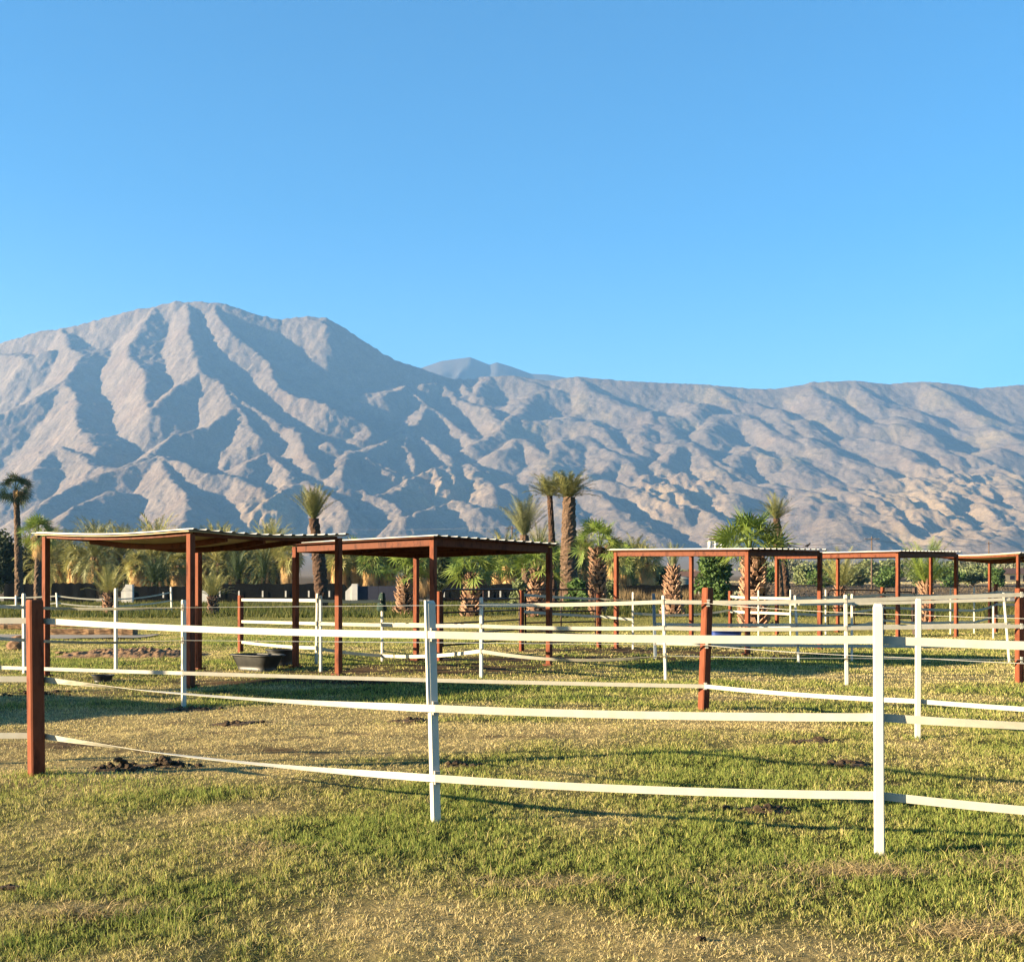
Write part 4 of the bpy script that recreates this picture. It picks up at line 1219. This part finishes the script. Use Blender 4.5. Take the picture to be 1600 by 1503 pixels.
palm('fan_palm', 'large bushy fan palm rising behind the shelter with the birds', 1178, 40, 868, fan_crown(44, 1.0, .88, 0, 88, 22, 15), 'frond_fan', (.40, .26), 'trunk_dark', -6, boots=(.50, .34, .13, 10, .28), skirt=(.2, .3, .5, 8, .5))
palm('date_palm', 'slender leaning date palm with a spiky crown above the birds', 1229, 88, 812, date_crown(34, 2.2, 20, 86, 40, .38, .06, 22), 'frond_date', (.40, .26), 'trunk_dark', -16)
palm('date_palm', 'second crown of date fronds low on the right of the bushy fan palm', 1220, 84, 850, date_crown(22, 2.0, 10, 75, 40, .35, .04, 20), 'frond_date', (.30, .24), 'trunk_date', -8)
palm('date_palm', 'bushy date palm behind the back posts of the fourth shelter', 1313, 66, 918, date_crown(34, 2.7, 15, 86, 40, .42, .045, 26), 'frond_olive', (.28, .22), 'trunk_dark', 0, boots=(.30, .26, .15, 9, .26))
palm('date_palm', 'young date palm with orange leaf stubs between the two right shelters', 1447, 48, 912, date_crown(40, 2.1, 18, 86, 38, .36, .036, 26), 'frond_fan', (.22, .18), 'trunk_dark', 0, boots=(.25, .2, .12, 9, .30))
palm('date_palm', 'short palm with spread fronds on the lawn left of the white gate pillar', 172, 64, 928, date_crown(30, 1.9, 12, 86, 46, .34, .04, 22), 'frond_olive', (.30, .24), 'trunk_dark', -2, boots=(.36, .30, .13, 9, .26))
palm('date_palm', 'short young palm just right of the left shelter posts', 333, 66, 932, date_crown(28, 1.7, 15, 86, 42, .34, .04, 22), 'frond_olive', (.24, .2), 'trunk_dark', -1, boots=(.30, .26, .13, 8, .22))

# groves ---------------------------------------------------------------------------------------
ORD = ['leftmost', 'second', 'third', 'fourth', 'fifth', 'sixth', 'seventh', 'eighth', 'ninth', 'tenth', 'eleventh', 'twelfth', 'thirteenth', 'fourteenth', 'fifteenth', 'sixteenth', 'seventeenth', 'eighteenth', 'nineteenth', 'twentieth']


def grove(name, xs, Ds, ycr, protos, what, where, group, smin=.85, smax=1.12):
    order = sorted(range(len(xs)), key=lambda i: xs[i])
    for rank, i in enumerate(order):
        x, D = xs[i], Ds[i]
        lab = '%s %s from left %s' % (ORD[rank] if rank else 'first', what, where)
        pr = protos[i % len(protos)]
        g = gat(x, D)
        H = EYE - (ycr[i] - HZ) / F * D - g.z
        if pr.get('root') is None:
            root = thing(name, lab, 'palm tree', g, rnd(0, 6.28), group)
            hh = pr['H']; V, Fq = trunk_mesh(hh + .1, *pr['tr']); tidy(V, Fq, 'trunk', pr['tm'], root)
            c = pr['crown']; tidy(c[0], c[1], 'crown', pr['cm'], root, (0, 0, hh))
            if 'skirt' in pr:
                V, Fq = skirt_mesh(pr['skirt'][0], pr['skirt'][1], hh - pr['skirt'][2], hh + .2, pr['skirt'][3], pr['skirt'][4]); tidy(V, Fq, 'dead_leaf_skirt', 'frond_dry', root)
            pr['root'] = root
        else:
            root = dup(pr['root'], lab); root.location = g; root.rotation_euler = (0, 0, rnd(0, 6.28))
        s = H / pr['H']; wdt = rnd(smin, smax)
        root.scale = (wdt, wdt, max(.5, s))


pA = dict(H=2.6, tr=(.5, .42), tm='trunk_date', crown=date_crown(80, 4.2, -25, 80, 70, .62, .13, 22), cm='frond_olive')
pB = dict(H=3.0, tr=(.45, .4), tm='trunk_date', crown=date_crown(74, 3.6, -40, 80, 75, .58, .13, 20), cm='frond_date', skirt=(.6, .5, 1.9, 40, 1.0))
pC = dict(H=4.2, tr=(.4, .3), tm='trunk_date', crown=fan_crown(70, 1.4, 1.15, -50, 85, 30, 9), cm='frond_olive', skirt=(.8, .85, 3.4, 190, 1.15))
pD = dict(H=4.0, tr=(.4, .3), tm='trunk_date', crown=fan_crown(64, 1.35, 1.2, -45, 85, 30, 9), cm='frond_fan', skirt=(.7, .7, 3.0, 150, 1.1))
pE = dict(H=1.6, tr=(.4, .35), tm='trunk_dark', crown=date_crown(60, 3.0, -10, 80, 60, .5, .10, 18), cm='frond_dark')

xs = [70, 92, 118, 148, 158, 186, 214, 226, 243, 263, 280, 322, 343, 352, 376, 398, 420, 432]
Ds = [142, 150, 138, 130, 152, 145, 136, 150, 141, 150, 139, 146, 138, 152, 143, 150, 137, 147]
yc = [884, 880, 878, 872, 880, 874, 884, 880, 876, 878, 884, 876, 882, 874, 876, 884, 880, 876]
grove('grove_palm', xs, Ds, yc, [pA, pB, pC, pB], 'shaggy palm', 'in grove behind left shelter', 'shaggy palms of the left grove')
xs = [452, 514, 530, 547, 562, 578, 594, 609, 648, 662, 690, 704, 718, 752, 764, 778]
Ds = [134, 140, 133, 142, 136, 131, 141, 135, 138, 132, 140, 134, 142, 136, 141, 133]
yc = [872, 874, 876, 870, 872, 876, 870, 872, 876, 872, 878, 874, 876, 876, 872, 878]
grove('skirted_palm', xs, Ds, yc, [pC, pD], 'fan palm with tan skirt', 'behind white gate and second shelter', 'skirted fan palms behind the gate')
xs = [795, 812, 850, 872, 912, 958, 976, 992, 1012, 906, 787]
Ds = [128, 140, 132, 138, 134, 130, 138, 145, 132, 142, 148]
yc = [884, 886, 882, 884, 880, 876, 878, 884, 880, 872, 878]
grove('grove_palm', xs, Ds, yc, [pD, pB, pC], 'shaggy palm', 'behind tall date palm trunks', 'shaggy palms of the middle grove')
xs = [82, 106, 134, 170, 200, 234, 256, 296, 312, 362, 388, 408]
grove('back_row_palm', xs, [164 + 5 * (i % 3) for i in range(12)], [872 + 3 * (i % 4) for i in range(12)], [pC, pB, pD], 'back row palm', 'behind left shelter', 'back row of the left grove', 1.0, 1.25)
xs = [540, 566, 586, 604, 640, 676, 700, 734, 756, 772, 800, 826, 860, 884, 920, 944, 968, 1000]
grove('back_row_palm', xs, [160 + 5 * (i % 3) for i in range(18)], [871 + 3 * (i % 4) for i in range(18)], [pD, pC], 'back row palm', 'between white gate and third shelter', 'back row of the middle grove', 1.0, 1.25)
xs = [240, 252, 372, 412]
grove('young_palm', xs, [122, 126, 124, 127], [912, 910, 906, 905], [pE], 'low dark palm', 'against the black screens', 'low dark palms by the screens', .6, .8)


def leaf_cloud(blobs, n, size, flat=.0):
    """leaf sized faces through the volume of several lumps; gaps stay between the lumps"""
    V = np.zeros((0, 3)); tot = sum(b[3] * b[4] * b[5] for b in blobs) or 1
    out = []
    for cx, cy, cz, a, b, c in blobs:
        m = int(n * a * b * c / tot) + 20
        d = RNG.normal(0, 1, (m, 3)); d /= np.linalg.norm(d, axis=1)[:, None]
        r = RNG.random(m) ** .45 * (1 + .25 * perlin(d[:, 0] * 2.3 + cx, d[:, 1] * 2.3 + d[:, 2] * 1.7 + cz, 171))
        out.append(np.array((cx, cy, cz)) + d * r[:, None] * np.array((a, b, c)))
    Pp = np.concatenate(out); m = len(Pp)
    t = RNG.normal(0, 1, (m, 3)); t /= np.linalg.norm(t, axis=1)[:, None]
    q = np.cross(t, RNG.normal(0, 1, (m, 3))); q /= np.linalg.norm(q, axis=1)[:, None]
    s = size * RNG.uniform(.6, 1.3, (m, 1))
    V = np.stack([Pp - t * s, Pp + q * s * .45, Pp + t * s, Pp - q * s * .45], 1).reshape(-1, 3)
    return V, np.arange(4 * m).reshape(-1, 4)


def tree(name, label, x, D, y_top, width_px, m, lumps=9, n=2600, size=.22, trunk_h=.25, cat='tree', group=None, y_off=0):
    g = gat(x, D); H = EYE - (y_top - HZ) / F * D - g.z; W = width_px / F * D / 2
    root = thing(name, label, cat, g, rnd(0, 6.28), group)
    bl = []
    zb = H * trunk_h
    for i in range(lumps):
        a = rnd(0, 6.28); r = W * rnd(.0, .62); z = rnd(zb + .1 * H, H * .80)
        k = 1 - .5 * abs((z - zb) / (H - zb) - .35)
        bl.append((r * math.cos(a) * k, r * math.sin(a) * k, z, W * rnd(.34, .55), W * rnd(.34, .55), (H - zb) * rnd(.2, .32)))
    bl.append((rnd(-.2, .2) * W, 0, H * .8, W * .4, W * .4, H * .2))
    V, Fq = leaf_cloud(bl, n, size); V[:, 2] = np.maximum(V[:, 2], .03)
    mesh_obj('crown', V, Fq, M[m], root)
    b = MB(); r0 = max(.06, .035 * H)
    b.tube([(0, 0, -.2), (.05 * W, 0, zb * .6), (.0, .05 * W, zb + .2 * (H - zb)), (.1 * W, 0, H * .7)], [r0, r0 * .8, r0 * .6, r0 * .25], 7)
    for i in range(4):
        q = bl[i]; b.tube([(0, 0, zb * .7), (q[0] * .5, q[1] * .5, (zb + q[2]) / 2), (q[0], q[1], q[2])], [r0 * .5, r0 * .35, r0 * .12], 5)
    b.build('trunk', M['bark'], root)
    return root


tree('dark_tree', 'dense dark tree mass at the left edge behind the tallest fan palm', 8, 160, 826, 80, 'leaf_dark', 12, 5200, .34, .08)
tree('dark_tree', 'dark tree between the tall fan palm and the left shelter post', 46, 165, 842, 60, 'leaf_dark', 10, 3600, .34, .08)
tree('dark_tree', 'dark tree standing right of the left shelter outer post', 104, 168, 852, 78, 'leaf_dark', 10, 4200, .34, .08)
tree('dark_tree', 'dark green tree glimpsed under the second shelter, by its back post', 690, 128, 858, 66, 'leaf_dark', 9, 3200, .3, .15)
tree('green_tree', 'bright green bushy tree behind the leaning red post', 1122, 112, 862, 84, 'leaf_green', 12, 5600, .26, .12)
tree('green_tree', 'small rounded green tree behind the left post of the third shelter', 1022, 150, 882, 62, 'leaf_dark', 9, 2600, .28, .2)
bx = [1000, 1038, 1075, 1190, 1232, 1262, 1290, 1335, 1362, 1392, 1420, 1452, 1478, 1505, 1532, 1556, 1584, 1606, 1345]
by = [892, 893, 895, 880, 876, 882, 878, 884, 878, 880, 876, 886, 880, 872, 880, 876, 884, 878, 890]
bw = [60, 58, 60, 70, 62, 60, 58, 60, 66, 60, 70, 60, 56, 62, 60, 58, 56, 60, 50]
order = sorted(range(len(bx)), key=lambda i: bx[i])
for r, i in enumerate(order):
    tree('bush', '%s bush from left in the far olive scrub line' % (ORD[r] if r else 'first'), bx[i], 352 + 14 * (i % 4), by[i] - 4, bw[i] * 1.3, ('leaf_olive', 'leaf_grey', 'leaf_olive')[i % 3], 8, 1300, .62, .04, 'bush', 'olive bushes in the far scrub line')
for r, (x, D, yt, wp) in enumerate([(1205, 235, 886, 70), (1252, 245, 883, 66), (1284, 228, 888, 60), (1340, 240, 886, 64), (1388, 232, 884, 70), (1436, 246, 888, 66), (1480, 238, 885, 64), (1520, 244, 882, 70), (1560, 236, 888, 40)]):
    tree('bush', '%s green bush from left in the nearer row before the olive scrub' % (ORD[r] if r else 'first'), x, D, yt, wp, ('leaf_green', 'leaf_olive')[r % 2], 9, 1500, .42, .04, 'bush', 'green bushes before the far scrub line')
for r, (x, D, yt, wp, m) in enumerate([(812, 84, 907, 44, 'leaf_olive'), (902, 78, 902, 56, 'leaf_green'), (866, 92, 908, 40, 'leaf_olive'), (955, 100, 905, 44, 'leaf_olive'), (1160, 66, 925, 40, 'leaf_grey'), (1320, 74, 930, 50, 'leaf_olive')]):
    tree('shrub', ['olive shrub left of the slim dark palm trunk', 'green shrub at the foot of the thick date palm', 'low olive shrub between the two tall date palm trunks', 'low shrub right of the bright fan palm trunk', 'grey green weedy shrub at the foot of the bushy fan palm', 'olive shrub under the fourth shelter'][r], x, D, yt, wp, m, 7, 900, .17, .03, 'shrub')
# ---------------------------------------------------------------- screens, gate, houses, poles, logs, manure
def screen(label, x0, x1, D, y_top, m='cloth', nposts=5, tags=()):
    a, b = gat(x0, D), gat(x1, D); H = EYE - (y_top - HZ) / F * D - a.z
    root = thing('screen_fence', label, 'fence', ((a.x + b.x) / 2, D, min(a.z, b.z)), group='black shade cloth screens')
    W = b.x - a.x; n = 40; q = MB()
    for s in (-1, 1):
        for i in range(n + 1):
            x = -W / 2 + W * i / n; e = min(1, min(i, n - i) / 2.5 + .75)
            wv = .02 * math.sin(i * .5 + D)
            for z in (-.05, H * .33, H * .66, H * e * (1 + .03 * math.sin(i * .9 + x0))):
                q.V.append(Vector((x, wv + s * .015, z)))
    N = (n + 1) * 4
    for i in range(n):
        for k in range(3):
            f = [i * 4 + k, (i + 1) * 4 + k, (i + 1) * 4 + k + 1, i * 4 + k + 1]
            q.F.append(f); q.F.append([v + N for v in f[::-1]])
        f = [i * 4 + 3, (i + 1) * 4 + 3, (i + 1) * 4 + 3 + N, i * 4 + 3 + N]; q.F.append(f)
    q.build('shade_cloth', M[m], root)
    for i in range(nposts):
        x = -W / 2 + W * (i + .5) / nposts
        MB().tube([(x, .12, -.3), (x, .12, H * .97)], .035, 6).build('post', M['gate'], root)
    for t in tags:
        x = (t - 800) / F * D - (a.x + b.x) / 2
        MB().prism(chamf(.16, .03, .01), H * .28, H * .62, Matrix.Translation((x, -.16, 0))).build('white_marker', M['plaster'], root)
    return root


screen('black screen left of the outer shelter post, below the tall fan palm', 6, 70, 116, 912)
screen('black screen right of the outer shelter post, below the shaggy palms', 80, 150, 118, 911)
screen('black screen between the white pillar and the left shelter posts', 208, 300, 119, 916, tags=(256,))
screen('long black screen running behind the short red post and second shelter', 340, 543, 119, 912, nposts=9, tags=(344, 374, 411, 447, 483, 515))
screen('black screen right of the white gate, behind the brown pipe gates', 690, 925, 121, 912, nposts=9, tags=(694, 742, 764, 782))
screen('black screen behind the pencil shaped palm', 976, 1165, 122, 914, nposts=8, tags=(1092, 1123, 1135))


def pillar_wall(name, label, parts, D, m='plaster'):
    x0 = parts[0][1]; g = gat(x0, D); root = thing(name, label, 'wall', g)
    for nm, xa, xb, ya, yb, th in parts:
        A = (xa - x0) / F * D; B = (xb - x0) / F * D
        za = EYE - (ya - HZ) / F * D - g.z; zb_ = EYE - (yb - HZ) / F * D - g.z
        b = MB(); t = th / 2
        b.add([(A, -t, -.3), (B, -t, -.3), (B, -t, zb_), (A, -t, za), (A, t, -.3), (B, t, -.3), (B, t, zb_), (A, t, za)], [(0, 1, 2, 3), (5, 4, 7, 6), (1, 5, 6, 2), (4, 0, 3, 7), (3, 2, 6, 7), (0, 4, 5, 1)])
        b.build(nm, M[m if nm != 'gate_panel' else 'navy'], root)
    return root


pillar_wall('gate_wall', 'white stepped pillar wall by the short palm at the left', [('wing', 190, 197, 924, 915, .3), ('pillar', 197.1, 208, 913, 913, .55)], 117)
pillar_wall('gate_wall', 'short white wing wall behind the left shelter posts', [('wing', 314, 325, 922, 924, .3)], 117)
pillar_wall('gate_wall', 'white walled gateway with sloping wing and dark gate leaves', [('wing', 540, 550, 924, 914, .3), ('pillar', 550.1, 559, 912, 912, .6), ('gate_panel', 559.4, 591, 915.5, 915.5, .08), ('gate_panel', 591.3, 622.6, 915.5, 915.5, .08), ('pillar', 623, 631, 912, 912, .6)], 116)


def house(label, x, D, w_, d_, h, rh, wall, roof, rz):
    g = gat(x, D); root = thing('house', label, 'house', g, rz)
    MB().box((0, 0, h / 2 - .3), (w_, d_, h + .6)).build('wall', M[wall], root)
    a, b, e = w_ / 2 + .5, d_ / 2 + .5, h + .004
    r = MB().add([(-a, -b, e), (a, -b, e), (a, b, e), (-a, b, e), (-a * .55, 0, e + rh), (a * .55, 0, e + rh)], [(0, 1, 5, 4), (1, 2, 5), (2, 3, 4, 5), (3, 0, 4), (3, 2, 1, 0)])
    ro = r.build('roof', M[roof], root)
    MB().box((a * .25, b * .1, e + rh * .95), (.7, .7, .9)).build('chimney', M[wall], ro)
    for u in (-.3, .28):
        wn = MB().box((u * w_, -d_ / 2 - .02, h * .55), (1.5, .06, 1.1)).build('window', M['navy'], root)
        MB().box((u * w_, -d_ / 2 - .03, h * .55 - .62), (1.7, .12, .1)).build('sill', M[wall], wn)
    MB().box((0, -d_ / 2 - .02, 1.05), (1.0, .06, 2.1)).build('door', M['gate'], root)
    return root


house('brown roofed low house in the scrub at the right edge', 1588, 322, 13, 8, 2.5, 1.8, 'cream', 'roofbrown', .15)
house('small pink house seen behind the pencil shaped palm', 1077, 240, 7, 5, 2.0, 1.3, 'pink', 'roofbrown', -.2)
g = gat(1066, 150); rt = thing('storage_tank', 'grey green round tank right of the pencil shaped palm', 'tank', g)
MB().tube([(0, 0, -.3), (0, 0, 2.4)], 1.25, 24).build('body', M['tank'], rt, True)
MB().tube([(0, 0, 2.4), (0, 0, 2.75)], [1.28, .25], 24).build('lid', M['tank'], rt)


def power_pole(label, x, D, y_top, arms, cans=0):
    g = gat(x, D); H = EYE - (y_top - HZ) / F * D - g.z
    root = thing('power_pole', label, 'power pole', g, group='wooden power poles')
    MB().tube([(0, 0, -.5), (0, 0, H)], [.17, .11], 10).build('pole', M['pole'], root, True)
    for z, wpx in arms:
        w_ = wpx / F * D; zz = H - z
        ar = MB().box((0, -.15, zz), (w_, .10, .13)).build('crossarm', M['pole'], root)
        for u in (-.46, -.2, .2, .46):
            MB().tube([(u * w_, -.15, zz + .067), (u * w_, -.15, zz + .16)], [.025, .035], 6).build('insulator', M['plaster'], ar)
    for i in range(cans):
        b = MB(); u = (i - (cans - 1) / 2) * .62
        b.tube([(u, -.42, H - 1.35), (u, -.42, H - 1.3), (u, -.42, H - .55), (u, -.42, H - .5)], [.17, .21, .21, .12], 12).build('transformer', M['white_glass'], root, True)
    return root


PL = [('slim power pole with a crossarm above the second shelter', 800, 190, 822, [(.4, 22)], 0), ('power pole with three white transformer cans behind the third shelter', 1117, 118, 838, [(.3, 20)], 3),
      ('power pole with one crossarm right of the fourth shelter', 1362, 215, 838, [(.5, 24)], 0), ('plain power pole near the right edge, above the brown roof', 1545, 250, 846, [(.4, 10)], 0)]
for p in PL: power_pole(*p)


def cable(label, pts, rad, n=40, sag=1.2):
    P_ = []
    for j in range(len(pts) - 1):
        a, b = P(*pts[j]), P(*pts[j + 1])
        for i in range(n + (j == len(pts) - 2)):
            t = i / n; q = a.lerp(b, t); q.z -= sag * 4 * t * (1 - t); P_.append(q)
    tag(MB().tube(P_, rad, 5).build('power_line', M['cable']), label, 'cable', 'overhead power lines')


cable('upper thin power line crossing the foot of the mountain at the left', [(-60, 812, 420), (520, 826, 420), (800, 823, 190)], .013, sag=.5)
cable('power line sagging from the transformer pole to the right edge', [(1117, 841, 118), (1362, 843, 215), (1545, 850, 250), (1700, 842, 250)], .028, sag=.9)
cable('lowest power line at the right edge, just above the far shelter', [(1362, 862, 215), (1545, 862, 250), (1700, 858, 250)], .028, sag=.6)
cable('upper of the power lines at the right edge', [(1490, 836, 260), (1545, 836, 262), (1720, 826, 260)], .028, sag=.4)
cable('middle of the power lines at the right edge', [(1490, 844, 260), (1545, 844, 262), (1720, 836, 260)], .028, sag=.4)


# ---------------------------------------------------------------- timbers, rubble, manure
def lump(b, c, r, sq=(1, 1, .75), n=1, jag=.22):
    bm = bmesh.new(); bmesh.ops.create_icosphere(bm, subdivisions=n, radius=1)
    V = [Vector((v.co.x * sq[0], v.co.y * sq[1], v.co.z * sq[2])) * r * (1 + rnd(-jag, jag)) + Vector(c) for v in bm.verts]
    Fq = [[v.index for v in f.verts] for f in bm.faces]; bm.free(); b.add(V, Fq)


def timber(label, xa, xb, yb, h, d, dz=0.):
    D = dep(yb); A = (xa - 800) / F * D; B = (xb - 800) / F * D
    b = MB(); n = 16
    for i in range(n + 1):
        x = A + (B - A) * i / n
        for p, q in chamf(d, h, .03): b.V.append(Vector((x, D + d / 2 + p + rnd(-.02, .02), h / 2 - .02 + q + rnd(-.018, .018) + dz)))
    for i in range(n):
        for k in range(8): b.F.append([i * 8 + k, i * 8 + (k + 1) % 8, (i + 1) * 8 + (k + 1) % 8, (i + 1) * 8 + k])
    b.F.append(list(range(8))[::-1]); b.F.append([n * 8 + k for k in range(8)])
    tag(b.build('timber_beam', M['wood']), label, 'timber', 'old timbers on the lawn')


timber('long rough timber beam by the grey path, left of the left shelter', 70, 207, 994, .26, .5)
timber('thin far timber lying behind the long rough beam', 78, 178, 980, .18, .4)
timber('timber beam cut by the left edge of the picture', -60, 36, 983, .2, .4)


def berm(label, x0, x1, y, hh, dpt):
    D = dep(y); A = (x0 - 800) / F * D; B = (x1 - 800) / F * D
    nx, ny = 260, 30
    X, T = np.meshgrid(np.linspace(A, B, nx), np.linspace(-1, 1, ny)); Y = D + dpt * (T + 1) / 2
    env = np.sin(np.pi * np.clip((X - A) / (B - A), 0, 1)) ** .4 * np.clip(1 - T * T, 0, 1) ** .6
    Z = gz(X, Y) - .03 + env * (hh + .5 * hh * fbm(X / .28, Y / .2, 181, 4))
    i = np.arange(ny - 1)[:, None] * nx + np.arange(nx - 1)[None, :]
    tag(mesh_obj('dirt_mound', np.stack([X.ravel(), Y.ravel(), Z.ravel()], 1), np.stack([i, i + 1, i + nx + 1, i + nx], -1).reshape(-1, 4), M['berm'], smooth=True), label, 'dirt mound')


berm('long low mound of loose brown dirt left of the white posts', 70, 300, 1029, .17, 1.9)
berm('low brown dirt ridge beyond the rough timber at the left', -40, 60, 979, .2, 2.0)
for lab, x, y, r in (('biggest broken stone lying by the far white post at the left', 30, 1015, .22), ('smaller stone leaning on the biggest at the left edge', 34, 1006, .2)):
    g = gp(x, y); b = MB(); lump(b, (0, 0, r * .5), r, (1.5, 1, .8), 2, .12)
    for i in range(5): lump(b, (rnd(-.3, .3), rnd(-.15, .15), .04), r * rnd(.25, .45), (1.2, 1, .7), 1)
    tag(b.build('broken_stone', M['rock'], loc=g), lab, 'stone')
for k, (x, y) in enumerate([(90, 1022), (112, 1026), (138, 1024), (160, 1027), (236, 1026), (262, 1024)]):
    g = gp(x, y); b = MB(); lump(b, (0, .1, .04), rnd(.06, .09), (1.7, 1, .6), 1, .3); lump(b, (.16, .06, .03), rnd(.04, .06), (1.5, 1, .6), 1, .3)
    tag(b.build('broken_stone', M['rock'], loc=g), '%s stone from the left along the brown dirt mound' % (ORD[k] if k else 'first'), 'stone', 'stones along the dirt mound')

DUNG = [(185, 1203, .17, 26, 'dark manure heap on dry grass, left of the taller one by the red post'), (255, 1196, .17, 34, 'taller manure heap, right of the two near the big red post'), (300, 1108, .22, 24, 'flat manure scatter at the foot of the second fence post'), (370, 1131, .2, 22, 'manure scatter right of the second fence left post'),
        (712, 1194, .13, 14, 'reddish manure clods at the foot of the nearest white post'), (640, 1124, .2, 16, 'flat manure scatter left of the nearest white post'), (1282, 1160, .17, 24, 'manure scatter left of the tall white post, highest of three'), (1325, 1197, .15, 30, 'dark manure touching the tall white post, middle of three'), (1200, 1266, .14, 26, 'flat dark manure patch left of the tall white post, lowest of three'),
        (15, 1390, .05, 8, 'tiny dark dropping at the left edge of the grass'), (1095, 1472, .015, 3, 'tiny dark dropping near the bottom of the picture'), (60, 1083, .5, 26, 'wide dark scatter behind the big red post'), (560, 1066, .8, 40, 'dark churned clods along the shelter shadow')]
for x, y, r, n, lab in DUNG:
    g = gp(x, y); b = MB()
    tall = .06 if 'heap' in lab else .02
    for i in range(n):
        a, q = rnd(0, 6.28), abs(random.gauss(0, .55))
        px_, py_ = r * q * 1.5 * math.cos(a), r * q * .8 * math.sin(a)
        s = rnd(.018, .036) * (.4 if r < .06 else 1)
        dz = float(gz(g.x + px_, g.y + py_)) - g.z
        lump(b, (px_, py_, dz + s * .35 + tall * max(0, 1 - q * 1.3) * rnd(.2, 1.3)), s, (1.15, 1, .8), 1, .18)
    if r >= .5:                      # trampled crumbs nobody could count
        setting(b.build('loose_clods', M['dung'], loc=g), 'stuff'); continue
    c0 = len(b.V); nn = 20           # the crumbly layer the lumps lie on
    b.V.append(Vector((0, 0, .022)))
    for rr, zz in ((.6, .018), (1.0, -.02)):
        for k in range(nn):
            a = 2 * math.pi * k / nn; q = r * rr * (1.25 + .3 * math.sin(3 * a + x) + rnd(-.15, .15))
            px_, py_ = q * 1.35 * math.cos(a), q * .75 * math.sin(a)
            b.V.append(Vector((px_, py_, zz + float(gz(g.x + px_, g.y + py_)) - g.z)))
    for k in range(nn):
        k2 = (k + 1) % nn
        b.F.append([c0, c0 + 1 + k, c0 + 1 + k2]); b.F.append([c0 + 1 + k, c0 + 1 + nn + k, c0 + 1 + nn + k2, c0 + 1 + k2])
    tag(b.build('manure_pile', M['dung'], loc=g), lab, 'manure')
